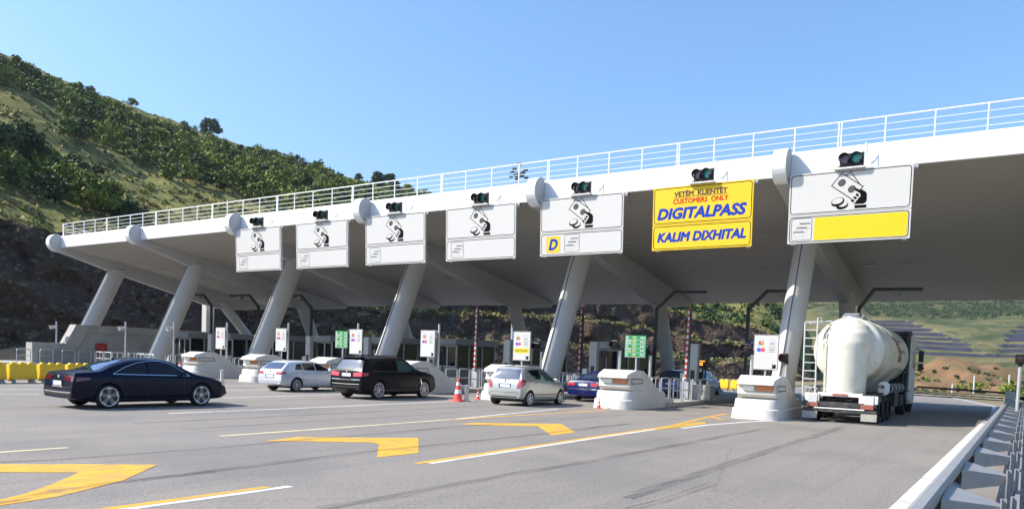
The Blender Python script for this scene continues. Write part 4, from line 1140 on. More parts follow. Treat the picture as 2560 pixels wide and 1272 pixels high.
    for ax in ('R', 'L'):
        for (bt_, tp_, g_) in S['side_glass']:
            patch('side_window', bt_, tp_, ax, MT[g_])
        for pth, w, mt in S.get('side_strips', []): strip('side_trim', pth, w, ax, MT[mt], parent=body)
        for (hy, hz) in S['handles']:
            h, nn = cast(ax, hy, hz)
            if h:
                b = MB(); b.box(h + nn * 0.015, (0.035, 0.19, 0.032)); b.build('door_handle', S.get('handle_mat', S['paint']), root, bevel=0.008)
        my, mz = S['mirror']; h, nn = cast(ax, my, mz); sx = 1 if ax == 'R' else -1
        if h:
            b = MB(); b.box(h + Vector((sx * 0.14, 0.0, 0.06)), (0.20, 0.11, 0.14), taper=0.8); b.beam(h, h + Vector((sx * 0.1, 0, 0.03)), 0.05, 0.04); b.build('door_mirror', S['paint'], root, bevel=0.03)
    A, B_ = S['rear_glass']; patch('rear_window', A, B_, 'B', MT[S.get('rear_glass_mat', 'glass_blue')], 8, 18)
    A, B_ = S['windscreen']; patch('windscreen', A, B_, 'F', MT['glass_dark'], 8, 18)
    for s in (-1, 1):
        for A, B_, mt in S['tail']:
            f = lambda P: [(s * p[0], p[1]) for p in P]
            patch('tail_light', f(A), f(B_), 'B', MT[mt], 6, 12, 0.012)
        for A, B_, mt in S.get('tail_side', []):
            patch('tail_light', A, B_, 'R' if s > 0 else 'L', MT[mt], 5, 10, 0.012)
        A, B_ = S['head']; f = lambda P: [(s * p[0], p[1]) for p in P]
        patch('headlight', f(A), f(B_), 'F', MT['reflector'], 5, 10, 0.008)
    pz, pw, ph = S['plate']
    h, nn = cast('B', 0, pz)
    if h:
        b = MB(); y = h.y - 0.012
        b.box((0, y, pz), (pw, 0.016, ph)); pl = b.build('number_plate', MT['plate'], root)
        b = MB(); b.box((-pw / 2 + 0.025, y - 0.0095, pz), (0.05, 0.004, ph)); b.build('blue_field', MT['maestro_blue'], pl)
        b = MB(); b.box((0, y + 0.006, pz), (pw + 0.05, 0.014, ph + 0.045)); b.build('plate_holder', MT['trim'], pl)
    for A, B_, mt in S.get('rear_patches', []): patch('rear_panel_trim', A, B_, 'B', MT[mt], 3, 16, 0.01, parent=body)
    for pth, w, mt in S.get('rear_strips', []): strip('rear_trim', pth, w, 'B', MT[mt], parent=body)
    if S.get('badge'):
        z = S['badge']; h, nn = cast('B', 0, z)
        if h:
            b = MB(); b.lathe([(0.045, h.y - 0.016), (0.045, h.y + 0.01)], (0, 0, z), 'y', 18); b.build('badge', MT['chrome'], root)
    for ex in S.get('exhaust', []):
        b = MB(); b.tube([(ex[0], -ro + 0.02, ex[1]), (ex[0], -ro + 0.3, ex[1])], 0.04, 12); b.build('exhaust_pipe', MT['chrome'], root, smooth=True)
    if S.get('antenna'):
        ay = S['antenna']; z = top(ay)
        b = MB(); b.prism([(ay - ro - 0.08, z), (ay - ro - 0.03, z + 0.075), (ay - ro + 0.03, z + 0.06), (ay - ro + 0.09, z)], -0.02, 0.02); b.build('aerial_fin', MT['trim'], root)
    if S.get('roof_rail'):
        y0, y1 = S['roof_rail']
        for s in (-1, 1):
            P = [(s * (W / 2 - 0.33), y0 + (y1 - y0) * k / 10 - ro, top(y0 + (y1 - y0) * k / 10) + (0.045 if 0 < k < 10 else 0.0)) for k in range(11)]
            b = MB(); b.tube(P, 0.02, 8); b.build('roof_rail', MT['trim'], root, smooth=True)
    if S.get('spoiler'):
        yy, zz, w_ = S['spoiler']; b = MB(); b.box((0, yy - ro, zz), (w_, 0.2, 0.03)); b.build('roof_spoiler', S['paint'], root, bevel=0.012)
    b = MB(); b.box((0, wb / 2, 0.22), (W - 0.45, wb + 0.6, 0.1)); b.build('underbody', MT['liner'], root)
    tx = W / 2 - 0.125
    for y in (0, wb):
        for s in (-1, 1): make_wheel(root, s * tx, y, wr, S['style'], s, S.get('rim', 0.74))
    return root

def line(*P): return list(P)
SEDAN = dict(L=4.93, W=1.875, ro=0.99, wb=2.912, wr=0.352, rim=0.78, paint=MT['navy_paint'], style='rotor', rb=0.30, tum=0.24,
  top=[(0, 0.66), (0.03, 0.80), (0.06, 0.93), (0.11, 1.015), (0.3, 1.045), (0.72, 1.075), (1.2, 1.27), (1.75, 1.415), (2.3, 1.455), (2.75, 1.44), (3.1, 1.36), (3.62, 1.08), (3.8, 1.0), (4.4, 0.875), (4.72, 0.77), (4.88, 0.66), (4.93, 0.52)],
  belt=[(0, 0.93), (0.8, 0.965), (2.5, 0.945), (3.7, 0.92), (4.93, 0.8)],
  side_glass=[([(1.20, 1.005), (1.50, 0.995), (2.14, 0.985)], [(1.20, 1.02), (1.62, 1.22), (2.14, 1.355)], 'glass_dark'), ([(2.2, 0.985), (3.45, 0.965)], [(2.2, 1.36), (2.62, 1.365), (2.95, 1.29), (3.45, 0.98)], 'glass_dark')],
  side_strips=[([(1.12, 0.995), (3.52, 0.95)], 0.018, 'chrome'), ([(1.12, 1.0), (1.5, 1.19), (1.9, 1.325), (2.3, 1.39), (2.65, 1.385), (3.0, 1.29), (3.5, 0.965)], 0.014, 'chrome'), ([(1.2, 0.27), (3.6, 0.27)], 0.03, 'trim'), ([(2.17, 0.95), (2.17, 0.5), (2.1, 0.32)], 0.006, 'trim'), ([(1.25, 0.97), (1.3, 0.7)], 0.006, 'trim'), ([(3.3, 0.9), (3.3, 0.32)], 0.006, 'trim')],
  handles=[(1.5, 0.83), (2.45, 0.82)], mirror=(3.22, 0.97),
  rear_glass=([(-0.62, 1.085), (0, 1.095), (0.62, 1.085)], [(-0.50, 1.37), (0, 1.40), (0.50, 1.37)]), windscreen=([(-0.70, 1.03), (0, 1.02), (0.70, 1.03)], [(-0.52, 1.35), (0, 1.38), (0.52, 1.35)]),
  tail=[([(0.36, 0.80), (0.83, 0.78)], [(0.36, 0.93), (0.83, 0.92)], 'tail_dark')], tail_side=[([(0.10, 0.78), (0.48, 0.85)], [(0.10, 0.90), (0.48, 0.90)], 'tail_dark')],
  head=([(0.45, 0.62), (0.82, 0.64)], [(0.45, 0.72), (0.80, 0.74)]), plate=(0.715, 0.50, 0.115),
  rear_strips=[([(-0.76, 0.47), (0, 0.46), (0.76, 0.47)], 0.03, 'chrome'), ([(-0.70, 0.42), (0, 0.41), (0.70, 0.42)], 0.04, 'trim'), ([(-0.3, 0.62), (0.3, 0.62)], 0.03, 'chrome')],
  exhaust=[(0.55, 0.33), (-0.55, 0.33)], antenna=1.55, badge=0.90, fr=0.22)
make_car('saloon_car', 'dark navy saloon crossing the left foreground, seen from its right side', (-22.38, 11.76), R(-1.5), SEDAN)

SUV = dict(L=4.886, W=1.94, ro=0.98, wb=2.933, wr=0.385, rim=0.76, paint=MT['black_paint'], style='twin', rb=0.42, tum=0.20, rr=0.09, fr=0.16,
  top=[(0, 0.78), (0.03, 0.95), (0.06, 1.10), (0.10, 1.18), (0.30, 1.50), (0.40, 1.655), (0.50, 1.70), (1.0, 1.745), (2.0, 1.762), (2.6, 1.735), (2.95, 1.65), (3.55, 1.27), (3.75, 1.19), (4.4, 1.08), (4.72, 0.96), (4.85, 0.82), (4.886, 0.62)],
  belt=[(0, 1.10), (0.8, 1.13), (2.5, 1.09), (3.7, 1.06), (4.886, 0.95)],
  side_glass=[([(0.62, 1.20), (1.20, 1.19)], [(0.80, 1.55), (1.20, 1.60)], 'glass_dark'), ([(1.25, 1.19), (2.12, 1.165)], [(1.25, 1.605), (2.12, 1.635)], 'glass_dark'), ([(2.18, 1.16), (3.28, 1.13)], [(2.18, 1.635), (2.6, 1.61), (2.85, 1.53), (3.28, 1.2)], 'glass_green')],
  side_strips=[([(0.55, 1.17), (3.35, 1.11)], 0.014, 'chrome'), ([(1.3, 0.36), (3.5, 0.36)], 0.09, 'trim'), ([(2.15, 1.12), (2.15, 0.4)], 0.006, 'trim'), ([(3.62, 0.86), (3.7, 0.62)], 0.05, 'chrome')],
  handles=[(1.45, 0.99), (2.4, 0.97)], mirror=(3.1, 1.15),
  rear_glass=([(-0.66, 1.22), (0, 1.21), (0.66, 1.22)], [(-0.57, 1.58), (0, 1.60), (0.57, 1.58)]), windscreen=([(-0.72, 1.24), (0, 1.23), (0.72, 1.24)], [(-0.58, 1.63), (0, 1.66), (0.58, 1.63)]),
  tail=[([(0.40, 0.93), (0.86, 0.95)], [(0.40, 1.07), (0.86, 1.10)], 'tail_lit')], tail_side=[([(0.10, 0.95), (0.33, 1.0)], [(0.10, 1.09), (0.33, 1.08)], 'tail_red')],
  head=([(0.5, 0.82), (0.86, 0.86)], [(0.5, 0.95), (0.84, 0.98)]), plate=(0.985, 0.52, 0.12),
  rear_strips=[([(-0.78, 0.80), (0, 0.785), (0.78, 0.80)], 0.018, 'chrome'), ([(-0.75, 0.62), (0, 0.61), (0.75, 0.62)], 0.03, 'chrome'), ([(-0.75, 0.50), (0.75, 0.50)], 0.05, 'trim')],
  rear_patches=[([(-0.25, 1.235), (0.25, 1.235)], [(-0.20, 1.265), (0.20, 1.265)], 'trim')], exhaust=[(0.62, 0.44), (-0.62, 0.44)], antenna=0.85, roof_rail=(0.7, 2.7), badge=1.13, spoiler=(0.38, 1.70, 1.15))
make_car('sport_utility_car', 'black sport utility vehicle with lit red tail lamps in the middle distance', (-22.52, 22.95), R(1.0), SUV)

HATCH = dict(L=3.85, W=1.764, ro=0.60, wb=2.568, wr=0.308, rim=0.72, paint=MT['silver_paint'], style='five', rb=0.32, tum=0.20, rr=0.12, fr=0.22,
  top=[(0, 0.62), (0.02, 0.80), (0.05, 0.93), (0.09, 1.02), (0.25, 1.35), (0.36, 1.51), (0.50, 1.555), (1.0, 1.59), (1.6, 1.585), (2.0, 1.53), (2.4, 1.36), (2.95, 1.06), (3.15, 0.98), (3.5, 0.86), (3.72, 0.74), (3.82, 0.62), (3.85, 0.5)],
  belt=[(0, 1.03), (0.7, 1.06), (1.5, 1.02), (2.8, 0.93), (3.85, 0.78)],
  side_glass=[([(0.98, 1.10), (1.52, 1.07)], [(0.62, 1.42), (1.05, 1.455), (1.52, 1.465)], 'glass_dark'), ([(1.58, 1.065), (2.72, 0.985)], [(1.58, 1.465), (1.85, 1.44), (2.15, 1.33), (2.72, 1.03)], 'glass_green')],
  side_strips=[([(0.9, 0.47), (2.8, 0.46)], 0.03, 'trim'), ([(1.55, 1.02), (1.55, 0.3)], 0.007, 'trim'), ([(0.88, 1.04), (1.02, 0.75)], 0.007, 'trim'), ([(2.55, 0.93), (2.62, 0.32)], 0.007, 'trim')],
  handles=[(1.15, 0.93), (1.95, 0.89)], mirror=(2.5, 0.98), handle_mat=MT['silver_paint'],
  rear_glass=([(-0.64, 1.06), (-0.3, 1.05), (0, 1.03), (0.3, 1.05), (0.64, 1.06)], [(-0.56, 1.45), (0, 1.48), (0.56, 1.45)]), windscreen=([(-0.66, 1.05), (0, 1.03), (0.66, 1.05)], [(-0.52, 1.48), (0, 1.52), (0.52, 1.48)]),
  tail=[([(0.57, 0.70), (0.72, 0.72)], [(0.62, 1.07), (0.76, 1.08)], 'tail_red')], tail_side=[([(0.04, 0.74), (0.20, 0.86)], [(0.13, 1.08), (0.30, 1.02)], 'tail_red')],
  head=([(0.42, 0.62), (0.76, 0.66)], [(0.42, 0.74), (0.74, 0.80)]), plate=(0.80, 0.50, 0.115),
  rear_strips=[([(-0.66, 0.55), (0, 0.545), (0.66, 0.55)], 0.012, 'trim'), ([(-0.6, 0.37), (0.6, 0.37)], 0.05, 'trim')], antenna=0.62, badge=0.99)
make_car('hatchback_car', 'silver hatchback seen from behind, driving towards the lane with the D square sign', (-16.76, 25.6), R(1.5), HATCH)

EST = dict(L=4.29, W=1.765, ro=0.86, wb=2.578, wr=0.318, rim=0.74, paint=MT['white_car'], style='multi', rb=0.34, tum=0.22, rr=0.11, fr=0.22,
  top=[(0, 0.60), (0.02, 0.78), (0.05, 0.90), (0.10, 0.98), (0.40, 1.25), (0.56, 1.36), (0.75, 1.395), (1.4, 1.425), (2.0, 1.41), (2.4, 1.34), (3.0, 1.05), (3.2, 0.97), (3.8, 0.85), (4.12, 0.73), (4.25, 0.60), (4.29, 0.48)],
  belt=[(0, 0.94), (0.8, 0.965), (1.8, 0.94), (3.1, 0.90), (4.29, 0.76)],
  side_glass=[([(0.78, 1.015), (1.22, 1.005)], [(0.92, 1.25), (1.22, 1.30)], 'glass_dark'), ([(1.27, 1.0), (1.98, 0.985)], [(1.27, 1.305), (1.98, 1.325)], 'glass_dark'), ([(2.04, 0.985), (2.95, 0.955)], [(2.04, 1.32), (2.35, 1.27), (2.6, 1.15), (2.95, 0.98)], 'glass_dark')],
  side_strips=[([(2.01, 0.94), (2.01, 0.3)], 0.007, 'trim'), ([(1.2, 0.96), (1.25, 0.5)], 0.007, 'trim')],
  handles=[(1.35, 0.84), (2.2, 0.83)], mirror=(2.78, 0.96),
  rear_glass=([(-0.62, 1.02), (0, 1.01), (0.62, 1.02)], [(-0.54, 1.30), (0, 1.32), (0.54, 1.30)]), windscreen=([(-0.66, 1.03), (0, 1.02), (0.66, 1.03)], [(-0.5, 1.32), (0, 1.36), (0.5, 1.32)]),
  tail=[([(0.42, 0.78), (0.78, 0.79)], [(0.47, 0.91), (0.78, 0.92)], 'tail_red')], tail_side=[([(0.08, 0.79), (0.26, 0.84)], [(0.08, 0.92), (0.26, 0.90)], 'tail_red')],
  head=([(0.45, 0.60), (0.76, 0.63)], [(0.45, 0.71), (0.74, 0.74)]), plate=(0.70, 0.50, 0.115), rear_strips=[([(-0.6, 0.36), (0.6, 0.36)], 0.05, 'trim')], exhaust=[(-0.5, 0.33), (-0.42, 0.33)], badge=0.93)
make_car('estate_car', 'white estate car left of the black sport utility vehicle', (-27.98, 23.45), R(0.5), EST)

OLD = dict(SEDAN); OLD.update(L=4.74, W=1.80, ro=1.05, wb=2.83, wr=0.31, rim=0.70, paint=MT['deep_blue_paint'], style='five', badge=0.88, antenna=None, fr=0.2, rr=0.08,
  top=[(0, 0.60), (0.02, 0.76), (0.05, 0.90), (0.10, 0.985), (0.5, 1.0), (0.85, 1.03), (1.25, 1.24), (1.65, 1.395), (2.2, 1.43), (2.6, 1.41), (2.95, 1.30), (3.4, 1.03), (3.6, 0.97), (4.2, 0.87), (4.6, 0.76), (4.72, 0.62), (4.74, 0.5)],
  rear_glass=([(-0.62, 1.06), (0, 1.06), (0.62, 1.06)], [(-0.52, 1.33), (0, 1.35), (0.52, 1.33)]), windscreen=([(-0.66, 1.04), (0, 1.03), (0.66, 1.04)], [(-0.52, 1.33), (0, 1.36), (0.52, 1.33)]),
  side_strips=[([(0.9, 0.5), (3.4, 0.5)], 0.03, 'trim')], tail=[([(0.42, 0.74), (0.80, 0.74)], [(0.42, 0.88), (0.80, 0.88)], 'tail_red')], tail_side=[([(0.08, 0.74), (0.24, 0.76)], [(0.08, 0.88), (0.24, 0.86)], 'tail_red')], plate=(0.80, 0.5, 0.115), rear_strips=[([(-0.75, 0.60), (0.75, 0.60)], 0.03, 'chrome')], exhaust=[])
make_car('old_saloon_car', 'deep blue saloon waiting between the silver hatchback and the crash terminal', (-16.55, 32.3), 0.0, OLD)
G2 = dict(EST); G2.update(paint=MT['silver_paint'], roof_rail=None)
make_car('grey_car', 'pale grey car whose windscreen shows behind the black sport utility vehicle', (-27.5, 29.4), 0.0, G2)
G3 = dict(HATCH); G3.update(paint=MT['white_car'])
make_car('white_car', 'white car at the booths, only its dark side window visible above the silver hatchback', (-22.5, 35.2), 0.0, G3)
G4 = dict(HATCH); G4.update(paint=MT['mid_blue_paint'], antenna=None)
make_car('blue_hatchback_car', 'dark blue hatchback at the booth behind the hoop rails, below the orange display', (-16.25, 41.8), 0.0, G4)
G5 = dict(HATCH); G5.update(paint=MT['light_blue_paint'], antenna=None)
make_car('light_blue_car', 'lighter blue car just right of the red and white barrier arm, beyond the booths', (-16.95, 47.4), 0.0, G5)
# ---------------------------------------------------------------- cement tanker
tk = thing('tanker_truck', (-5.03, 29.3, 0), R(0.3), 'cream and white cement tanker truck driving through the rightmost lane, seen from behind', 'truck')
# tank: barrel with hopper bottoms, vertical rear cylinder and elbow, fused by a voxel remesh
b = MB()
def barrel(y0, y1, r, cz, nose0, nose1):
    prof = []
    for k in range(7): a = R(90 * k / 6); prof.append((max(0.02, r * math.sin(a)), y0 + nose0 * (1 - math.cos(a))))
    for k in range(6, -1, -1): a = R(90 * k / 6); prof.append((max(0.02, r * math.sin(a)), y1 - nose1 * (1 - math.cos(a))))
    b.lathe(prof, (0, 0, cz), 'y', 48)
barrel(0.80, 10.1, 1.24, 2.66, 0.50, 0.5)
b.lathe([(0.70, 0.95), (0.73, 1.0), (0.75, 2.9), (0.72, 3.05)], (0, 0.86, 0), 'z', 40)
prof = []
for k in range(9): a = R(-90 + 180 * k / 8); prof.append((max(0.02, 0.92 * math.cos(a)), 0.92 * math.sin(a)))
b.lathe([(p[0], p[1] + 2.92) for p in prof], (0, 1.05, 0), 'z', 40)
for yc in (3.6, 7.2): b.lathe([(0.25, 0.95), (0.35, 1.0), (1.05, 1.9), (1.15, 2.4)], (0, yc, 0), 'z', 36)
tank = b.build('tank', MT['tank'], tk, recalc=True)
rm = tank.modifiers.new('remesh', 'REMESH'); rm.mode = 'VOXEL'; rm.voxel_size = 0.045; rm.use_smooth_shade = True
sm = tank.modifiers.new('smooth', 'SMOOTH'); sm.iterations = 4; sm.factor = 0.5
me = ev_mesh(tank); tank.modifiers.clear(); tank.data = me; me.name = 'tank'
me.polygons.foreach_set('use_smooth', [True] * len(me.polygons))
bvT = BVHTree.FromPolygons([v.co.copy() for v in me.vertices], [tuple(p.vertices) for p in me.polygons])
def tpatch(nm, pts, mat, off=0.008):
    """print on the right side of the tank: quad of (y, z)"""
    G = []
    for i in range(5):
        row = []
        for j in range(6):
            y = lerp(lerp(pts[0][0], pts[1][0], j / 5), lerp(pts[3][0], pts[2][0], j / 5), i / 4); z = lerp(lerp(pts[0][1], pts[1][1], j / 5), lerp(pts[3][1], pts[2][1], j / 5), i / 4)
            h = bvT.ray_cast(Vector((3, y, z)), Vector((-1, 0, 0))); row.append(h[0] + h[1] * off)
        G.append(row)
    bb = MB(); bb.grid(G); return bb.build(nm, mat, tank, smooth=True, recalc=False)
tpatch('faded_logo', [(4.6, 3.35), (5.6, 3.35), (6.3, 3.0), (5.2, 3.0)], MT['faded_red'])
tpatch('faded_logo', [(5.3, 2.98), (6.3, 2.98), (6.9, 2.66), (5.9, 2.66)], MT['faded_red'])
tpatch('faded_logo', [(5.6, 2.62), (6.8, 2.62), (6.9, 2.36), (5.8, 2.36)], MT['faded_red'])
tpatch('faded_logo', [(6.2, 3.28), (7.2, 3.28), (7.2, 3.18), (6.2, 3.18)], MT['faded_red'])
tpatch('faded_logo', [(6.7, 2.86), (7.9, 2.86), (7.9, 2.76), (6.7, 2.76)], MT['faded_red'])
tpatch('faded_lettering', [(5.4, 2.1), (8.2, 2.1), (8.2, 2.04), (5.4, 2.04)], MT['faded_grey'])
tpatch('faded_lettering', [(5.8, 1.95), (8.4, 1.95), (8.4, 1.91), (5.8, 1.91)], MT['faded_grey'])
for y in (2.9, 5.0, 7.1, 9.2):
    b = MB(); pr = []
    for k in range(49):
        a = 2 * math.pi * k / 48; d_ = Vector((math.cos(a), 0, math.sin(a))); h = bvT.ray_cast(Vector((0, y, 2.66)) + d_ * 3, -d_); pr.append(h[0] + d_ * 0.006)
    b.tube(pr[:-1], 0.012, 6, closed=True); w_ = b.build('weld_band', MT['tank'], tank, smooth=True)
b = MB()
b.lathe([(0.30, 3.84), (0.30, 3.95), (0.22, 3.99)], (0.0, 1.6, 0), 'z', 20); b.lathe([(0.28, 3.85), (0.28, 3.98)], (0, 4.5, 0), 'z', 20); b.lathe([(0.28, 3.85), (0.28, 3.98)], (0, 7.6, 0), 'z', 20)
b.tube([(0.35, 1.3, 3.8), (0.42, 1.5, 3.98), (0.5, 1.9, 3.98), (0.55, 2.2, 3.82)], 0.025, 8); b.tube([(-0.3, 1.2, 3.83), (-0.2, 1.3, 4.02), (0.3, 1.3, 4.02)], 0.02, 8)
b.build('top_fittings', MT['steel'], tk, smooth=True, angle=35)
# walkway ladder at the rear left, and the ladder on the rear cylinder
b = MB(); L0, L1 = -1.36, -0.92
for x in (L0, L1):
    b.tube([(x + 0.06, 0.12, 0.72), (x, 0.14, 3.62)], 0.028, 8)
for k in range(10): z = 0.95 + 0.3 * k; b.tube([(L0 + 0.05 - 0.005 * k, 0.13, z), (L1 + 0.05 - 0.005 * k, 0.13, z)], 0.018, 8)
b.tube([(L0, 0.14, 3.60), (-0.5, 0.5, 3.70)], 0.028, 8); b.tube([(L1, 0.14, 3.62), (L1, 0.14, 3.80), (L1 + 0.1, 0.3, 3.80), (L1 + 0.12, 0.4, 3.66)], 0.022, 8)
b.beam((L0 + 0.1, 0.2, 3.60), (-0.4, 1.0, 3.60), 0.3, 0.03)
b.build('ladder', MT['sign_white'], tk, smooth=True)
b = MB()
for dx in (-0.60, -0.42):
    b.tube([(dx - 0.12, 0.42, 3.42), (dx, 0.40, 3.05), (dx + 0.02, 0.40, 1.25)], 0.018, 8)
for k in range(7): z = 1.4 + 0.26 * k; b.tube([(-0.59, 0.40, z), (-0.40, 0.40, z + 0.06)], 0.014, 6)
b.build('cylinder_ladder', MT['sign_white'], tk, smooth=True)
# chassis and rear end
b = MB(); b.box((-0.45, 6.2, 0.95), (0.16, 11.6, 0.26)); b.box((0.45, 6.2, 0.95), (0.16, 11.6, 0.26)); b.box((0, 0.45, 1.0), (2.3, 0.5, 0.10)); b.box((0, 2.4, 0.72), (1.5, 4.2, 0.1)); b.build('chassis', MT['truck_dark'], tk)
b = MB(); b.box((0, 0.10, 0.66), (2.44, 0.14, 0.16)); b.box((0, 0.06, 0.44), (2.5, 0.12, 0.13)); b.box((0, 0.14, 0.55), (2.2, 0.06, 0.3)); b.build('rear_bumper', MT['truck_dark'], tk, bevel=0.015)
b = MB(); b.box((0, 0.0, 0.515), (1.7, 0.05, 0.05)); b.box((-0.95, 0.14, 0.90), (0.5, 0.2, 0.3)); b.box((0.95, 0.14, 0.88), (0.62, 0.2, 0.28)); b.box((0, 0.16, 1.02), (1.5, 0.16, 0.14)); b.build('rear_panels', MT['truck_white'], tk, bevel=0.015)
for s in (-0.92, 0.98):
    b = MB(); b.box((s, 0.02, 0.87), (0.30, 0.02, 0.32)); b.build('white_board', MT['sign_white'], tk)
for s in (-0.93, 0.93):
    b = MB(); b.box((s, 0.005, 0.62), (0.42, 0.06, 0.15)); b.build('tail_light', MT['orange_lamp'], tk, bevel=0.01)
b = MB(); b.box((0.0, 0.07, 1.02), (0.5, 0.02, 0.07)); b.build('red_strip', MT['faded_red'], tk)
b = MB(); b.box((0.1, 0.02, 0.62), (0.46, 0.02, 0.11)); b.build('number_plate', MT['truck_dark'], tk)
for s in (-1.0, 1.0):
    b = MB(); b.box((s, 0.02, 0.25), (0.52, 0.03, 0.26)); b.build('mud_flap', MT['kerb'], tk)
b = MB(); b.tube([(1.28, 2.2, 1.28), (1.28, 6.6, 1.28)], 0.17, 14); b.box((1.2, 1.3, 1.36), (0.1, 1.0, 0.12)); b.build('side_pipes', MT['truck_dark'], tk, smooth=True)
for y in (2.3, 3.6, 4.8, 6.0):
    b = MB(); b.lathe([(0.185, y), (0.185, y + 0.06)], (1.28, 0, 1.28), 'y', 16); b.build('pipe_clamp', MT['steel'], tk)
b = MB(); b.prism(rrect(1.05, 1.05, 1.42, 1.55, 0.16), 1.6, 1.75, 'xz'); b.build('valve_box', MT['truck_white'], tk)
for y in (1.35, 2.66, 3.97):
    b = MB(); G = []
    for k in range(9):
        a = R(15 + 150 * k / 8); G.append([(x, y + 0.62 * math.cos(a), 0.54 + 0.60 * math.sin(a)) for x in (0.72, 1.26)])
    b.grid(G); b.build('mudguard', MT['truck_dark'], tk, smooth=True)
    b = MB(); G = [[(-p[0], p[1], p[2]) for p in r_] for r_ in G]; b.grid(G, flip=True); b.build('mudguard', MT['truck_dark'], tk, smooth=True)
def big_wheel(x, y, cache=[]):
    if not cache:
        r, w = 0.52, 0.36
        b = MB(); b.lathe([(r * 0.6, -w / 2), (r * 0.9, -w / 2), (r, -w / 2 + 0.05), (r, w / 2 - 0.05), (r * 0.9, w / 2), (r * 0.6, w / 2 - 0.02)], (0, 0, 0), 'x', 32, 0, False); t = b.build('wheel', MT['tyre'], tk, smooth=True, angle=50)
        b = MB(); b.lathe([(r * 0.58, w / 2 - 0.01), (r * 0.5, w / 2 - 0.06), (r * 0.25, w / 2 - 0.03), (r * 0.2, w / 2 + 0.02), (0.01, w / 2 + 0.02)], (0, 0, 0), 'x', 24); h = b.build('rim', MT['truck_dark'], t, smooth=True)
        cache += [t, h]; t.location = (x, y, 0.52)
    else:
        t = cache[0].copy(); COL.objects.link(t); t.location = (x, y, 0.52); h = cache[1].copy(); COL.objects.link(h); h.parent = t
    if x < 0: t.rotation_euler = (0, 0, math.pi)
for y in (1.35, 2.66, 3.97, 9.6, 12.6):
    for s in (-1.03, 1.03): big_wheel(s, y)
b = MB(); b.box((0, 4.9, 0.75), (1.6, 0.2, 0.3)); b.box((1.05, 6.3, 0.78), (0.3, 1.4, 0.6)); b.box((-1.05, 6.3, 0.78), (0.3, 1.4, 0.6)); b.box((1.05, 8.0, 0.7), (0.35, 0.9, 0.5)); b.build('side_lockers', MT['truck_dark'], tk, bevel=0.02)
b = MB(); b.tube([(1.2, 8.2, 1.05), (1.2, 8.2, 1.75), (1.2, 8.5, 1.95), (1.2, 9.2, 1.95), (1.2, 9.5, 1.7), (1.2, 9.5, 1.05)], 0.035, 8); b.build('hose_hoop', MT['truck_dark'], tk, smooth=True)
# cab
b = MB(); b.prism([(10.75, 0.6), (10.75, 3.55), (10.95, 3.75), (12.4, 3.72), (12.95, 3.35), (13.15, 2.4), (13.35, 1.5), (13.35, 0.5), (12.95, 0.42), (11.9, 0.42), (11.9, 0.6)], -1.24, 1.24)
b.build('cab', MT['truck_white'], tk, bevel=0.06)
b = MB(); b.box((0, 10.72, 2.3), (2.3, 0.06, 2.6)); b.box((1.12, 10.45, 2.4), (0.16, 0.5, 2.7)); b.box((-1.12, 10.45, 2.4), (0.16, 0.5, 2.7)); b.box((0, 10.6, 3.78), (2.46, 0.7, 0.16)); b.build('rear_fairing', MT['truck_dark'], tk, bevel=0.03)
b = MB(); b.box((1.245, 12.3, 2.55), (0.02, 0.95, 0.75)); b.box((-1.245, 12.3, 2.55), (0.02, 0.95, 0.75)); b.build('side_window', MT['glass_dark'], tk)
for s in (1, -1):
    b = MB(); b.box((s * 1.5, 12.75, 2.75), (0.22, 0.14, 0.55)); b.box((s * 1.5, 12.75, 2.25), (0.22, 0.14, 0.28)); b.beam((s * 1.22, 12.8, 3.1), (s * 1.5, 12.75, 3.05), 0.05, 0.05); b.beam((s * 1.22, 12.8, 2.1), (s * 1.5, 12.75, 2.1), 0.05, 0.05); b.build('door_mirror', MT['housing'], tk, bevel=0.02)
b = MB(); b.box((1.1, 9.6, 1.08), (0.4, 1.4, 0.06)); b.box((-1.1, 9.6, 1.08), (0.4, 1.4, 0.06)); b.box((0, 9.5, 0.9), (1.6, 3.2, 0.3)); b.build('tractor_frame', MT['truck_dark'], tk)
# ---------------------------------------------------------------- hills
from mathutils import noise as mnoise
def fbm(x, y, z=0.0, o=5):
    return mnoise.fractal(Vector((x, y, z)), 1.0, 2.0, o, noise_basis='PERLIN_ORIGINAL')
BASE = [(-76, -140), (-76, 20), (-76.5, 34), (-78, 58), (-68, 88), (-50, 116), (-34, 134), (-18, 146)]
def base_dist(az):
    d = Vector((math.sin(R(az)), math.cos(R(az))))
    for (a, c) in zip(BASE[:-1], BASE[1:]):
        a, c = Vector(a), Vector(c); e = c - a; den = d.x * e.y - d.y * e.x
        if abs(den) < 1e-9: continue
        t = (a.x * e.y - a.y * e.x) / den; s = (a.x * d.y - a.y * d.x) / den
        if t > 0 and -1e-6 <= s <= 1 + 1e-6: return t
    return 150.0
t_rock = interp([(-130, .10), (-100, .125), (-67.4, .131), (-65.3, .125), (-60, .118), (-50, .108), (-42, .10), (-30, .094), (-24, .082), (-21.5, .070), (-19.5, .059), (-15.8, .052), (-14.4, .043), (-12.7, .018), (-11.5, -.008)])
t_sky = interp([(-130, .30), (-100, .36), (-80, .335), (-67.4, .308), (-64.3, .291), (-60.9, .274), (-57.2, .262), (-53.4, .250), (-49.3, .236), (-45, .221), (-39.9, .203), (-34, .178), (-27, .15), (-21.5, .12), (-17, .11), (-13.5, .085), (-11.5, .03)])
d_sky = interp([(-130, 330), (-67, 320), (-40, 300), (-20, 330), (-11.5, 300)])
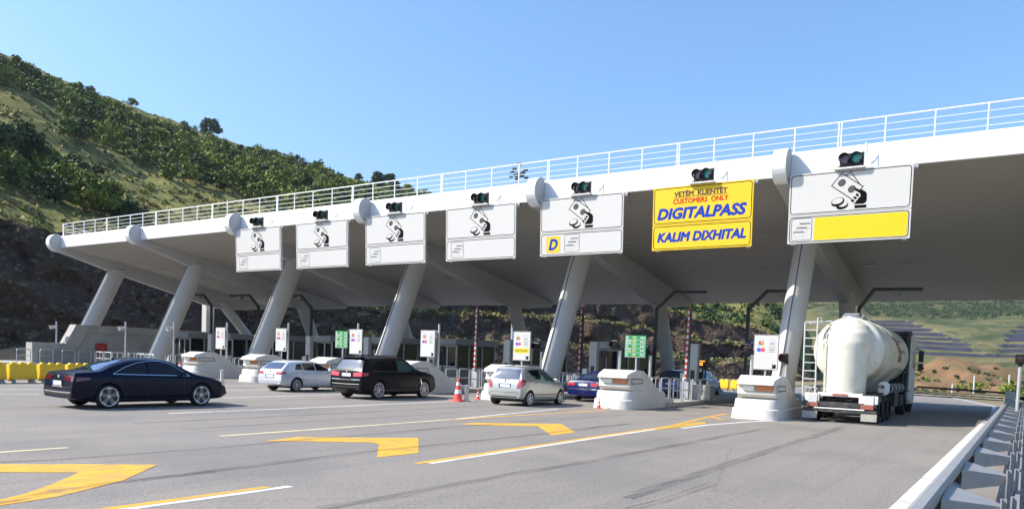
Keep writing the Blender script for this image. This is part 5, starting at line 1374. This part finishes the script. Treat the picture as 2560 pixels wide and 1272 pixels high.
def hill_pt(az, t):
    """t 0..1 rock face, 1..2 hillside, 2..3 far side"""
    ux, uy = math.sin(R(az)), math.cos(R(az)); d0 = base_dist(az)
    rw = 9.0 if az < -50 else lerp(9.0, 15.0, min(1, (az + 50) / 15))
    h1 = t_rock(az) * (d0 + rw) + CAMH; z0 = -0.4
    if t <= 1:
        bench = max(0.0, min(1.0, (az + 49) / 8))
        zz = t
        stp = interp([(0, 0), (.24, .30), (.40, .335), (.60, .62), (.78, .655), (.97, .985), (1, 1)])(t)
        zz = lerp(0.12 * t + 0.88 * t, stp, bench); d = d0 + rw * t; z = lerp(z0, h1, zz)
    elif t <= 2:
        k = t - 1; ds = d_sky(az); h2 = t_sky(az) * ds + CAMH; d = lerp(d0 + rw, ds, k)
        z = lerp(h1, h2, 0.86 * k + 0.14 * math.sin(k * math.pi / 2))
    else:
        k = t - 2; ds = d_sky(az); h2 = t_sky(az) * ds + CAMH; d = ds + 160 * k; z = h2 - 5 * k - 40 * k * k
    x, y = ux * d, uy * d
    if t <= 1.02:
        e = min(1, t * 5)
        q = fbm(x * .22, y * .22, z * .35) * 1.8 + fbm(x * .7, y * .7, z * 1.6) * 0.9
        x += ux * q * e; y += uy * q * e; z += e * (fbm(x * .5, y * .5, 3.3) * 0.5)
    else:
        e = min(1, (t - 1) * 8); f = 0.35 if abs(t - 2) < 0.03 else 1.0
        z += e * f * (fbm(x * .03, y * .03, 1.7) * 2.2 + fbm(x * .12, y * .12, 5.1) * 0.9 + fbm(x * .4, y * .4, 9.1) * 0.35)
    return Vector((x, y, z))

def hill_material():
    m, n, b = new_mat('dry_grass_hillside')
    N, L = n.nodes, n.links
    tc = N.new('ShaderNodeTexCoord')
    def noise(scale, detail=7, rough=0.65, dist=0.0, st=None):
        t = N.new('ShaderNodeTexNoise'); t.inputs['Scale'].default_value = scale; t.inputs['Detail'].default_value = detail; t.inputs['Roughness'].default_value = rough; t.inputs['Distortion'].default_value = dist
        if st:
            mp = N.new('ShaderNodeMapping'); mp.inputs['Scale'].default_value = st; L.new(tc.outputs['Object'], mp.inputs['Vector']); L.new(mp.outputs[0], t.inputs['Vector'])
        else: L.new(tc.outputs['Object'], t.inputs['Vector'])
        return t.outputs['Fac']
    def mapr(s, a, bb, c=0, d=1):
        r = N.new('ShaderNodeMapRange')
        for i, q in zip((1, 2, 3, 4), (a, bb, c, d)): r.inputs[i].default_value = q
        L.new(s, r.inputs[0]); return r.outputs[0]
    def mix(f, a, bb):
        x = N.new('ShaderNodeMix'); x.data_type = 'RGBA'
        for i, q in ((6, a), (7, bb)):
            if isinstance(q, tuple): x.inputs[i].default_value = (*q, 1)
            else: L.new(q, x.inputs[i])
        L.new(f, x.inputs[0]); return x.outputs[2]
    c = mix(mapr(noise(0.05), 0.36, 0.64), (0.175, 0.185, 0.055), (0.31, 0.29, 0.105))
    c = mix(mapr(noise(0.22, 8, 0.75, 0.5, (1, 1, 3.0)), 0.46, 0.66), c, (0.075, 0.085, 0.026))
    c = mix(mapr(noise(0.8, 8, 0.8, 0.3, (1, 1, 2.5)), 0.5, 0.72, 0, .8), c, (0.10, 0.095, 0.04))
    c = mix(mapr(noise(0.12, 6, 0.7, 1.0, (1, 1, 4.0)), 0.60, 0.70, 0, .75), c, (0.13, 0.095, 0.065))
    L.new(c, b.inputs['Base Color']); b.inputs['Roughness'].default_value = 0.95; b.inputs['Specular IOR Level'].default_value = 0.1
    bp = N.new('ShaderNodeBump'); bp.inputs['Strength'].default_value = 0.9; bp.inputs['Distance'].default_value = 0.8
    L.new(noise(0.9, 8, 0.8, 0, (1, 1, 2)), bp.inputs['Height']); L.new(bp.outputs['Normal'], b.inputs['Normal'])
    return m
def rock_material():
    m, n, b = new_mat('cut_rock')
    N, L = n.nodes, n.links
    tc = N.new('ShaderNodeTexCoord')
    def vor(scale):
        t = N.new('ShaderNodeTexVoronoi'); t.inputs['Scale'].default_value = scale; L.new(tc.outputs['Object'], t.inputs['Vector']); return t
    def noise(scale, detail=8, rough=0.7):
        t = N.new('ShaderNodeTexNoise'); t.inputs['Scale'].default_value = scale; t.inputs['Detail'].default_value = detail; t.inputs['Roughness'].default_value = rough
        L.new(tc.outputs['Object'], t.inputs['Vector']); return t.outputs['Fac']
    def mapr(s, a, bb, c=0, d=1):
        r = N.new('ShaderNodeMapRange')
        for i, q in zip((1, 2, 3, 4), (a, bb, c, d)): r.inputs[i].default_value = q
        L.new(s, r.inputs[0]); return r.outputs[0]
    def mix(f, a, bb):
        x = N.new('ShaderNodeMix'); x.data_type = 'RGBA'
        for i, q in ((6, a), (7, bb)):
            if isinstance(q, tuple): x.inputs[i].default_value = (*q, 1)
            else: L.new(q, x.inputs[i])
        L.new(f, x.inputs[0]); return x.outputs[2]
    c = mix(mapr(noise(0.25), 0.35, 0.65), (0.060, 0.041, 0.030), (0.098, 0.063, 0.042))
    v = vor(1.7)
    cr = N.new('ShaderNodeSeparateColor'); L.new(v.outputs['Color'], cr.inputs[0])
    c = mix(mapr(cr.outputs[0], 0.80, 1.0, 0, .4), c, (0.16, 0.15, 0.145))
    c = mix(mapr(noise(0.16, 5), 0.56, 0.68, 0, .8), c, (0.115, 0.068, 0.042))
    c = mix(mapr(noise(0.9, 6), 0.55, 0.70, 0, .8), c, (0.04, 0.038, 0.04))
    ge = N.new('ShaderNodeNewGeometry'); sx = N.new('ShaderNodeSeparateXYZ'); L.new(ge.outputs['Normal'], sx.inputs[0])
    ledge = mix(mapr(noise(0.5, 6), 0.4, 0.6), (0.30, 0.225, 0.12), (0.17, 0.17, 0.065))
    c = mix(mapr(sx.outputs[2], 0.80, 0.93), c, ledge)             # soil and dry grass lie on the ledges
    L.new(c, b.inputs['Base Color']); b.inputs['Roughness'].default_value = 0.9; b.inputs['Specular IOR Level'].default_value = 0.2
    ad = N.new('ShaderNodeMath'); ad.operation = 'ADD'; L.new(v.outputs['Distance'], ad.inputs[0]); L.new(noise(2.2), ad.inputs[1])
    bp = N.new('ShaderNodeBump'); bp.inputs['Strength'].default_value = 1.0; bp.inputs['Distance'].default_value = 0.6
    L.new(ad.outputs[0], bp.inputs['Height']); L.new(bp.outputs['Normal'], b.inputs['Normal'])
    return m
MT['hill'] = hill_material(); MT['rock'] = rock_material()
azs = list(np.arange(-104, -72, 1.5)) + list(np.arange(-72, -11.4, 0.22))
ROCK_T = list(np.linspace(0, 1, 34))
b = MB(); b.grid([[hill_pt(a, t) for a in azs] for t in ROCK_T]); tag(b.build('rock_cutting', MT['rock'], smooth=True, angle=60), kind='structure')
HT = [1.0] + [1 + (k / 70) ** 1.15 for k in range(1, 71)] + [2.1, 2.3, 2.6, 3.0]
azh = list(np.arange(-104, -72, 1.0)) + list(np.arange(-72, -11.4, 0.3))
b = MB(); b.grid([[hill_pt(a, t) for a in azh] for t in HT]); tag(b.build('hillside', MT['hill'], smooth=True, angle=80), kind='structure')

# loose stones along the foot, the benches and the rim of the cutting
def stones(name, n, rng, mat, size):
    r_ = random.Random(5); V, F = [], []
    ico = [(-.5, -.5, -.5), (.5, -.5, -.4), (.45, .5, -.5), (-.5, .4, -.45), (-.35, -.4, .45), (.4, -.35, .35), (.3, .4, .5), (-.4, .3, .38)]
    fc = [(3, 2, 1, 0), (4, 5, 6, 7), (0, 1, 5, 4), (1, 2, 6, 5), (2, 3, 7, 6), (3, 0, 4, 7)]
    for _ in range(n):
        p = rng(r_); s = size * r_.choice([.4, .6, .8, 1, 1.6]); q = Matrix.Rotation(r_.random() * 6, 3, 'Z') @ Matrix.Rotation(r_.random() * 6, 3, 'X'); o = len(V)
        V += [p + q @ Vector((a * s * r_.uniform(.7, 1.3), c * s * r_.uniform(.7, 1.3), e * s * r_.uniform(.5, 1))) for a, c, e in ico]; F += [tuple(i + o for i in f) for f in fc]
    bb = MB(); bb.add(V, F); return tag(bb.build(name, mat), kind='stuff')
MT['stone'] = M('pale_stone', (0.10, 0.082, 0.068), 0.9, var=0.4, vscale=0.6)
def bench_rng(r_):
    k = r_.random()
    if k < .30: return hill_pt(r_.uniform(-72, -14), 0.02 + r_.random() * .12)
    if k < .62: return hill_pt(r_.uniform(-46, -13), r_.choice([.24, .28, .33, .40, .60, .66, .74, .78]) + r_.uniform(-.02, .02))
    return hill_pt(r_.uniform(-72, -13), r_.uniform(.02, 1.0))
stones('loose_stones', 9000, bench_rng, MT['stone'], 0.22)

# berm of earth at the far left
b = MB(); G = []
for i in range(50):
    y = 8 + 0.9 * i; row = []
    for k in range(9):
        a = math.pi * k / 8; w = 3.0; row.append((-75.4 - w * math.cos(a) * -1 - 1.5, y, -0.1 + 1.7 * math.sin(a) ** 0.8 * (0.8 + 0.4 * fbm(y * .3, k * .2, 2)) + 0.25 * fbm(y * 1.1, k * .7, 7)))
    G.append(row)
b.grid(G); MT['earth'] = M('orange_earth', (0.34, 0.215, 0.11), 0.95, var=0.35, vscale=0.5, bump=0.8, bscale=3, dirt=(0.12, 0.115, 0.05), dscale=0.4, damt=0.8)
tag(b.build('earth_berm', MT['earth'], smooth=True), kind='structure')

# ---------------------------------------------------------------- vegetation
def leaf_material(name, c0, c1, c2):
    m, n, b = new_mat(name)
    N, L = n.nodes, n.links
    g = N.new('ShaderNodeNewGeometry'); cr = N.new('ShaderNodeValToRGB'); L.new(g.outputs['Random Per Island'], cr.inputs[0])
    cr.color_ramp.elements[0].color = (*c0, 1); cr.color_ramp.elements[1].color = (*c2, 1)
    e = cr.color_ramp.elements.new(0.5); e.color = (*c1, 1)
    tc = N.new('ShaderNodeTexCoord'); t = N.new('ShaderNodeTexNoise'); t.inputs['Scale'].default_value = 0.10; t.inputs['Detail'].default_value = 4
    L.new(tc.outputs['Object'], t.inputs['Vector'])
    mx = N.new('ShaderNodeMix'); mx.data_type = 'RGBA'; mx.blend_type = 'MULTIPLY'; mx.inputs[0].default_value = 1
    r = N.new('ShaderNodeValToRGB'); r.color_ramp.elements[0].position = 0.35; r.color_ramp.elements[0].color = (0.6, 0.72, 0.7, 1); r.color_ramp.elements[1].position = 0.65; r.color_ramp.elements[1].color = (1.25, 1.1, 0.8, 1)
    L.new(t.outputs['Fac'], r.inputs[0]); L.new(cr.outputs[0], mx.inputs[6]); L.new(r.outputs[0], mx.inputs[7]); L.new(mx.outputs[2], b.inputs['Base Color'])
    b.inputs['Roughness'].default_value = 0.7; b.inputs['Specular IOR Level'].default_value = 0.25
    b.inputs['Transmission Weight'].default_value = 0.0
    return m
MT['leaf'] = leaf_material('oak_leaves', (0.065, 0.105, 0.018), (0.150, 0.205, 0.034), (0.26, 0.29, 0.055))
MT['leaf_dark'] = leaf_material('dark_leaves', (0.022, 0.046, 0.016), (0.040, 0.074, 0.020), (0.07, 0.105, 0.026))
MT['tussock'] = leaf_material('tussock_grass', (0.12, 0.12, 0.035), (0.22, 0.19, 0.07), (0.32, 0.27, 0.13))
NPR = np.random.default_rng(11)
def leaf_cloud(C, Rr, per, size, flat_=0.85):
    """quads scattered through ellipsoids; returns verts, faces"""
    C = np.asarray(C, float); Rr = np.asarray(Rr, float)
    idx = np.repeat(np.arange(len(C)), per); k = len(idx)
    d = NPR.normal(size=(k, 3)); d /= np.linalg.norm(d, axis=1)[:, None]
    rad = NPR.random(k) ** 0.45
    p = C[idx] + d * rad[:, None] * Rr[idx]
    nrm = d + NPR.normal(size=(k, 3)) * 0.75; nrm[:, 2] += 0.25; nrm /= np.linalg.norm(nrm, axis=1)[:, None]
    a = np.cross(nrm, NPR.normal(size=(k, 3))); a /= np.linalg.norm(a, axis=1)[:, None]; c = np.cross(nrm, a)
    s = (size * NPR.uniform(0.55, 1.35, k))[:, None]; bend = nrm * s * 0.25
    v = np.stack([p - a * s - c * s * .55, p + a * s * .8 - c * s * .7 + bend, p + a * s + c * s * .5, p - a * s * .7 + c * s * .75 + bend], 1).reshape(-1, 3)
    f = np.arange(4 * k).reshape(-1, 4)
    return v, f
def leaf_object(name, vf, mat, parent=None):
    v = np.concatenate([q[0] for q in vf]); o = 0; fs = []
    for q in vf: fs.append(q[1] + o); o += len(q[0])
    f = np.concatenate(fs)
    me = bpy.data.meshes.new(name); me.vertices.add(len(v)); me.vertices.foreach_set('co', v.ravel())
    me.loops.add(f.size); me.loops.foreach_set('vertex_index', f.ravel().astype(np.int32)); me.polygons.add(len(f)); me.polygons.foreach_set('loop_start', np.arange(0, f.size, 4).astype(np.int32))
    me.update(calc_edges=True); me.materials.append(mat)
    ob = bpy.data.objects.new(name, me); COL.objects.link(ob)
    if parent: ob.parent = parent
    return ob
def crown_blobs(r_, h, w, n):
    C, S = [], []
    for _ in range(n):
        a = r_.random() * 6.28; q = math.sqrt(r_.random()); z = r_.uniform(0.28, 1.0); k = math.sin(min(1, (1.12 - z) * 1.35) * math.pi / 2) * (0.55 + 0.45 * min(1, (z - .15) * 3))
        C.append((math.cos(a) * q * w * .62 * k, math.sin(a) * q * w * .62 * k, z * h * .88)); s = r_.uniform(.14, .27) * w; S.append((s, s, s * .8))
    return C, S
def tree(loc, h, w, label, mat, n=16, per=60, size=0.32, kind='tree', group=None, seed=0):
    r_ = random.Random(seed); t = thing(kind, loc, r_.random() * 6, label, 'tree' if kind == 'tree' else 'bush', group)
    C, S = crown_blobs(r_, h, w, n)
    b = MB(); b.tube([(0, 0, -0.5), (0.03 * h, 0, h * .25), (0.0, 0.02 * h, h * .6), (0.02 * h, 0, h * .85)], 0.035 * h, 8, r1=0.008 * h)
    for c in C[:7]: b.tube([(0.01 * h, 0, h * .25), (c[0] * .5, c[1] * .5, lerp(h * .3, c[2], .55)), c], 0.014 * h, 6, r1=0.004 * h)
    b.build('trunk', MT['bark'], t)
    leaf_object('crown', [leaf_cloud(C, S, per, size)], mat, t)
    return t

# areas of woodland given as outlines of (azimuth, elevation tangent) on the hillside
def inside(p, P):
    x, y = p; c = False; j = len(P) - 1
    for i in range(len(P)):
        if (P[i][1] > y) != (P[j][1] > y) and x < (P[j][0] - P[i][0]) * (y - P[i][1]) / (P[j][1] - P[i][1]) + P[i][0]: c = not c
        j = i
    return c
def aztan(px, py):
    d = fw + r2 * ((px - 1280) / 1886.014) - u2 * ((py - 998.672) / 1886.014)
    return (math.degrees(math.atan2(d.x, d.y)), d.z / math.hypot(d.x, d.y))
WOOD = [[aztan(*p) for p in P] for P in (
 [(-220, 90), (-60, 125), (0, 150), (90, 195), (200, 235), (330, 290), (450, 330), (560, 365), (690, 395), (800, 430), (900, 468), (1000, 490), (1085, 500), (1085, 620), (700, 600), (690, 500), (600, 475), (500, 455), (400, 425), (330, 395), (270, 345), (190, 335), (140, 300), (150, 250), (60, 215), (0, 205), (-220, 150)],
 [(-200, 320), (-30, 330), (25, 340), (85, 385), (92, 425), (40, 432), (0, 428), (-200, 430)],
 [(95, 408), (170, 408), (235, 425), (245, 465), (170, 480), (100, 470), (60, 440)])]
BAND = WOOD[0]
r_ = random.Random(3); BU = []
for _ in range(26000):
    if len(BU) >= 640: break
    a = r_.uniform(-76, -36); t = 1 + r_.random() ** 0.9
    p = hill_pt(a, t); q = (math.degrees(math.atan2(p.x, p.y)), (p.z - CAMH + 1.5) / math.hypot(p.x, p.y))
    if any(inside(q, P) for P in WOOD):
        if all((p - o[0]).length > 2.6 for o in BU): BU.append((p, r_.uniform(2.6, 5.4)))
C, S = [], []; C2, S2 = [], []
for p, h in BU:
    cc, ss = crown_blobs(r_, h, h * r_.uniform(.8, 1.15), 9)
    tgt = (C, S) if r_.random() < .84 else (C2, S2)
    tgt[0].extend([(p.x + c[0], p.y + c[1], p.z + c[2] - .3) for c in cc]); tgt[1].extend(ss)
tag(leaf_object('hillside_woodland', [leaf_cloud(C, S, 60, 0.21)], MT['leaf']), kind='stuff')
tag(leaf_object('darker_woodland', [leaf_cloud(C2, S2, 60, 0.21)], MT['leaf_dark']), kind='stuff')  # bushes picked at random for the darker leaf colour
# scattered low scrub and tussocks on the open grass
C, S = [], []
for _ in range(420):
    a = r_.uniform(-76, -38); p = hill_pt(a, 1 + r_.random() ** 1.3)
    s = r_.uniform(.25, .8); C.append((p.x, p.y, p.z + s * .3)); S.append((s * 1.3, s * 1.3, s * .7))
tag(leaf_object('low_scrub', [leaf_cloud(C, S, 22, 0.22)], MT['leaf']), kind='stuff')
C, S = [], []
for _ in range(5200):
    a = r_.uniform(-76, -38); p = hill_pt(a, 1 + r_.random() ** 1.5 * .96)
    s = r_.uniform(.15, .45); C.append((p.x, p.y, p.z + s * .2)); S.append((s * 1.6, s * 1.6, s * .6))
tag(leaf_object('grass_tussocks', [leaf_cloud(C, S, 5, 0.26)], MT['tussock']), kind='stuff')
C, S = [], []
for _ in range(1500):
    p = hill_pt(r_.uniform(-47, -13), r_.choice([.28, .33, .40, .64, .70, .78, 1.0]) + r_.uniform(-.03, .03)); s = r_.uniform(.12, .5)
    C.append((p.x, p.y, p.z + s * .3)); S.append((s * 1.5, s * 1.5, s * .8))
tag(leaf_object('ledge_grass', [leaf_cloud(C, S, 14, 0.2)], MT['tussock']), kind='stuff')
# trees one can tell apart; (azimuth, t along the slope, height, width)
def on_hill(px, py, dz=0.0, t0=1.0, t1=2.0):
    a, tn = aztan(px, py); best = None
    for k in range(200):
        p = hill_pt(a, lerp(t0, t1, k / 199)); e = abs((p.z - CAMH) / math.hypot(p.x, p.y) - tn)
        if best is None or e < best[0]: best = (e, p)
    return best[1]
TREES = [((527, 338), 6.6, 6.6, 'dark lone tree standing against the sky on the hill crest', 1), ((460, 306), 2.0, 1.8, 'tiny tree on the crest left of the lone dark tree', 1), ((330, 262), 2.6, 3.4, 'small clump of trees on the crest above the upper slope', 0),
 ((226, 226), 1.8, 2.6, 'low bush on the crest near the top left', 0), ((897, 448), 3.0, 2.6, 'small pointed tree on the crest left of the railing trees', 1), ((945, 474), 6.0, 5.0, 'spreading tree on the crest showing above the railing, left one of the pair', 1), ((972, 478), 6.2, 5.2, 'spreading tree on the crest showing above the railing, right one of the pair', 1), ((1020, 497), 5.2, 4.6, 'rounded tree at the end of the wood, behind the railing', 0),
 ((215, 528), 5.2, 4.6, 'round bright green bush above the rock cutting', 0), ((276, 540), 4.8, 4.0, 'upright green bush right of the round bright bush above the rock', 0), ((330, 556), 3.0, 3.6, 'low dark bush beside the upright green bush', 1), ((165, 475), 5.4, 6.6, 'broad dark tree group in the middle of the grassy slope', 1), ((60, 425), 6.4, 6.2, 'large dark tree at the left edge of the grassy slope', 1), ((10, 420), 6.0, 6.0, 'large dark tree cut by the left edge of the photo', 1)]
for k, (q, h, w, lab, dk) in enumerate(TREES):
    p = on_hill(*q); tree(p - Vector((0, 0, .3)), h, w, lab, MT['leaf_dark' if dk else 'leaf'], n=22, per=130, size=0.19 * h / 5, kind='bush' if 'bush' in lab else 'tree', seed=k)

# ---------------------------------------------------------------- far side of the valley (right)
def far_pt(az, d):
    ux, uy = math.sin(R(az)), math.cos(R(az)); x, y = ux * d, uy * d
    tn = interp([(95, -.0195), (150, -.013), (240, .004), (330, .018), (480, .023), (600, .060), (800, .094), (1100, .150), (1500, .19), (2000, .17)])(d)
    z = CAMH + tn * d
    terr = interp([(-24, 0), (-9, 0), (-8, 1), (8, 1), (12, 0), (40, 0)])(az)
    if 470 < d < 610 and terr > 0:
        top_az = interp([(-9, .066), (-6, .062), (-4.6, .052), (-2.8, .041), (-1.2, .027), (-.6, .026), (-.1, .050), (1.5, .06), (8, .06)])(az)
        lo = CAMH + .022 * d
        if tn < top_az:
            u = (z - lo) / 3.0; f = u - math.floor(u); z = lerp(z, lo + 3.0 * (math.floor(u) + min(0.80, max(0, (f - .78) / .14 * .80)) + min(.20, max(0, (f - .92) / .08 * .20))), terr)
    e = min(1, max(0, (d - 130) / 120))
    n_ = fbm(x * .006, y * .006, 2.2) * 16 * min(1, d / 900) + fbm(x * .02, y * .02, 4.0) * 3.2 * min(1, d / 600)
    sm_ = lambda a, c_, q: (lambda t: t * t * (3 - 2 * t))(min(1, max(0, (q - a) / (c_ - a))))
    n_ *= 1 - 0.8 * terr * sm_(400, 470, d) * (1 - sm_(600, 760, d))
    rid = max(0, min(1, (az - (-2.5)) / 4)) * max(0, min(1, (d - 640) / 250)) * 26
    return Vector((x, y, z + e * n_ - rid))
def far_material():
    m, n, b = new_mat('far_hillside')
    N, L = n.nodes, n.links
    tc = N.new('ShaderNodeTexCoord'); g = N.new('ShaderNodeNewGeometry')
    def noise(scale, detail=7, rough=0.65):
        t = N.new('ShaderNodeTexNoise'); t.inputs['Scale'].default_value = scale; t.inputs['Detail'].default_value = detail; t.inputs['Roughness'].default_value = rough
        L.new(tc.outputs['Object'], t.inputs['Vector']); return t.outputs['Fac']
    def mapr(s, a, bb, c=0, d=1):
        r = N.new('ShaderNodeMapRange')
        for i, q in zip((1, 2, 3, 4), (a, bb, c, d)): r.inputs[i].default_value = q
        L.new(s, r.inputs[0]); return r.outputs[0]
    def mix(f, a, bb):
        x = N.new('ShaderNodeMix'); x.data_type = 'RGBA'
        for i, q in ((6, a), (7, bb)):
            if isinstance(q, tuple): x.inputs[i].default_value = (*q, 1)
            else: L.new(q, x.inputs[i])
        L.new(f, x.inputs[0]); return x.outputs[2]
    c = mix(mapr(noise(0.012), 0.36, 0.64), (0.105, 0.105, 0.043), (0.175, 0.155, 0.072))
    c = mix(mapr(noise(0.035, 9, 0.75), 0.47, 0.60), c, (0.048, 0.070, 0.026))
    c = mix(mapr(noise(0.10, 8, 0.8), 0.54, 0.70, 0, .8), c, (0.042, 0.06, 0.024))
    c = mix(mapr(noise(0.02, 6, 0.7), 0.62, 0.70, 0, .7), c, (0.26, 0.22, 0.15))
    vc = N.new('ShaderNodeAttribute'); vc.attribute_name = 'rock_mask'
    rk = mix(mapr(noise(0.12, 6), 0.35, 0.65), (0.030, 0.033, 0.052), (0.050, 0.052, 0.075))
    rk = mix(mapr(noise(0.6, 6), 0.6, 0.75), rk, (0.11, 0.105, 0.11))
    c = mix(vc.outputs['Fac'], c, rk)
    L.new(c, b.inputs['Base Color']); b.inputs['Roughness'].default_value = 0.95; b.inputs['Specular IOR Level'].default_value = 0.1
    bp = N.new('ShaderNodeBump'); bp.inputs['Strength'].default_value = 0.8; bp.inputs['Distance'].default_value = 3.0
    L.new(noise(0.12, 8, 0.75), bp.inputs['Height']); L.new(bp.outputs['Normal'], b.inputs['Normal'])
    return m
MT['far'] = far_material()
ds = list(np.arange(95, 470, 9)) + list(np.arange(470, 612, 1.15)) + list(np.arange(615, 900, 9)) + list(np.arange(900, 2050, 40))
az2 = np.arange(-25, 34, 0.28)
b = MB(); b.grid([[far_pt(a, d) for a in az2] for d in ds]); fo = b.build('valley_side', MT['far'], smooth=True, angle=35); tag(fo, kind='structure')
me = fo.data; at = me.attributes.new('rock_mask', 'FLOAT', 'FACE'); vals = np.zeros(len(me.polygons))
for i, p in enumerate(me.polygons):
    c = p.center; d = math.hypot(c.x, c.y); a = math.degrees(math.atan2(c.x, c.y))
    tn_ = (c.z - CAMH) / d
    if 472 < d < 606 and -8.5 < a < 11 and abs(p.normal.z) < 0.80: vals[i] = 1.0
at.data.foreach_set('value', vals)
# mound of orange earth beyond the exit
b = MB(); G = []
for i in range(60):
    row = []
    for k in range(70):
        x, y = -22 + 34 * k / 69, 96 + 40 * i / 59
        r2_ = ((x + 5.4) / 7.0) ** 2 + ((y - 117) / 9.0) ** 2; h = 4.7 * math.exp(-r2_ * .8) + 0.6 * math.exp(-(((x + 12) / 7) ** 2 + ((y - 114) / 8) ** 2)) + 0.9 * math.exp(-(((x - 3) / 6) ** 2 + ((y - 120) / 8) ** 2))
        row.append((x, y, -0.9 + h + 0.7 * fbm(x * .22, y * .22, 3) + 0.35 * fbm(x * .8, y * .8, 8)))
    G.append(row)
b.grid(G); MT['mound'] = M('orange_mound_earth', (0.165, 0.095, 0.045), 0.95, var=0.4, vscale=0.3, bump=1.0, bscale=1.2, dirt=(0.10, 0.10, 0.035), dscale=0.28, damt=0.95)
tag(b.build('earth_mound', MT['mound'], smooth=True), kind='structure')
# scrub in the valley, bushes on and around the mound
C, S = [], []
for _ in range(3200):
    a = r_.uniform(-22, 4); d = r_.uniform(620, 900) if a > -10 else r_.choice([r_.uniform(190, 330), r_.uniform(300, 470), r_.uniform(620, 900)]); p = far_pt(a, d); s = r_.uniform(.8, 2.3) * (1 + d / 900)
    C.append((p.x, p.y, p.z + s * .3)); S.append((s * 1.3, s * 1.3, s * .75))
for _ in range(150):
    a = r_.uniform(-22, -13.2); p = hill_pt(a, 1 + r_.random() * .9); s = r_.uniform(.8, 2.2)
    C.append((p.x, p.y, p.z + s * .3)); S.append((s * 1.3, s * 1.3, s * .8))
tag(leaf_object('valley_scrub', [leaf_cloud(C, S, 44, 0.4)], MT['leaf_dark']), kind='stuff')
C, S = [], []
for _ in range(230):
    x, y = r_.uniform(-18, 6), r_.uniform(100, 128); r2_ = ((x + 5.4) / 7.0) ** 2 + ((y - 117) / 9.0) ** 2; s_ = r_.uniform(.12, .4)
    z = -0.9 + 4.7 * math.exp(-r2_ * .8) + 0.6 * math.exp(-(((x + 12) / 7) ** 2 + ((y - 114) / 8) ** 2)) + 0.9 * math.exp(-(((x - 3) / 6) ** 2 + ((y - 120) / 8) ** 2))
    if r2_ < .5 and r_.random() < .7: continue
    C.append((x, y, z + .1)); S.append((s_ * 1.6, s_ * 1.6, s_ * .8))
tag(leaf_object('mound_scrub', [leaf_cloud(C, S, 24, 0.13)], MT['leaf_dark']), kind='stuff')
MB_L = ['low green bush at the right foot of the orange mound', 'low green bush in front of the orange mound', 'small bush on the left flank of the orange mound', 'bush behind the lowered boom on the right']
for k, (x, y, z, h) in enumerate([(-0.8, 112, 0.4, 1.5), (-3.4, 107, 0.2, 1.2), (-9.4, 110, 0.7, 1.2), (0.6, 106, 0.0, 1.3)]):
    tree((x, y, z - .3), h, h * 2.4, MB_L[k], MT['leaf'], n=12, per=50, size=0.16, kind='bush', seed=50 + k)
ml = ['white marker post at the left foot of the orange mound', 'white marker post in front of the orange mound', 'white marker post right of the orange mound', 'short white marker post left of the lowered boom']
for k, (x, y, h) in enumerate([(-9.3, 100, 1.9), (-3.2, 103, 2.3), (0.2, 108, 2.6), (-5.2, 100, 1.3)]):
    b = MB(); b.tube([(x, y, -0.8), (x, y, -0.3 + h)], 0.09, 8); tag(b.build('marker_post', MT['sign_white']), ml[k], 'post')
# floodlight mast far behind the canopy
s = thing('floodlight_mast', (-52.6, 80, 0), 0, 'tall floodlight mast whose lamp ring shows above the canopy railing', 'floodlight mast')
b = MB(); b.tube([(0, 0, 0), (0, 0, 26.2)], 0.28, 10, r1=0.13); b.build('mast', MT['steel'], s, smooth=True)
b = MB(); b.lathe([(0.7, 24.75), (0.75, 24.8), (0.7, 24.85)], (0, 0, 0), 'z', 20); b.build('ring', MT['dark_steel'], s)
for k in range(8):
    a = 2 * math.pi * k / 8; z = 24.6 if k % 2 else 25.4
    b = MB(); b.beam((0, 0, 24.9), (math.cos(a) * 0.9, math.sin(a) * 0.9, z), 0.06, 0.06); b.box((math.cos(a) * 1.0, math.sin(a) * 1.0, z), (0.42, 0.42, 0.22), rz=a); b.build('floodlight', MT['dark_steel'], s)
b = MB(); b.box((0, 0, 26.2), (0.5, 0.3, 0.3)); b.build('top_lamp', MT['dark_steel'], s)

# ---------------------------------------------------------------- valley haze
def haze_material():
    m = bpy.data.materials.new('haze'); m.use_nodes = True; n = m.node_tree; n.nodes.clear()
    o = n.nodes.new('ShaderNodeOutputMaterial'); v = n.nodes.new('ShaderNodeVolumePrincipled')
    v.inputs['Color'].default_value = (0.72, 0.84, 1.0, 1); v.inputs['Density'].default_value = 0.00011; v.inputs['Anisotropy'].default_value = 0.2
    n.links.new(v.outputs[0], o.inputs['Volume']); return m
b = MB(); b.box((150, 900, 168), (2320, 2440, 343)); tag(b.build('haze', haze_material()), kind='stuff')
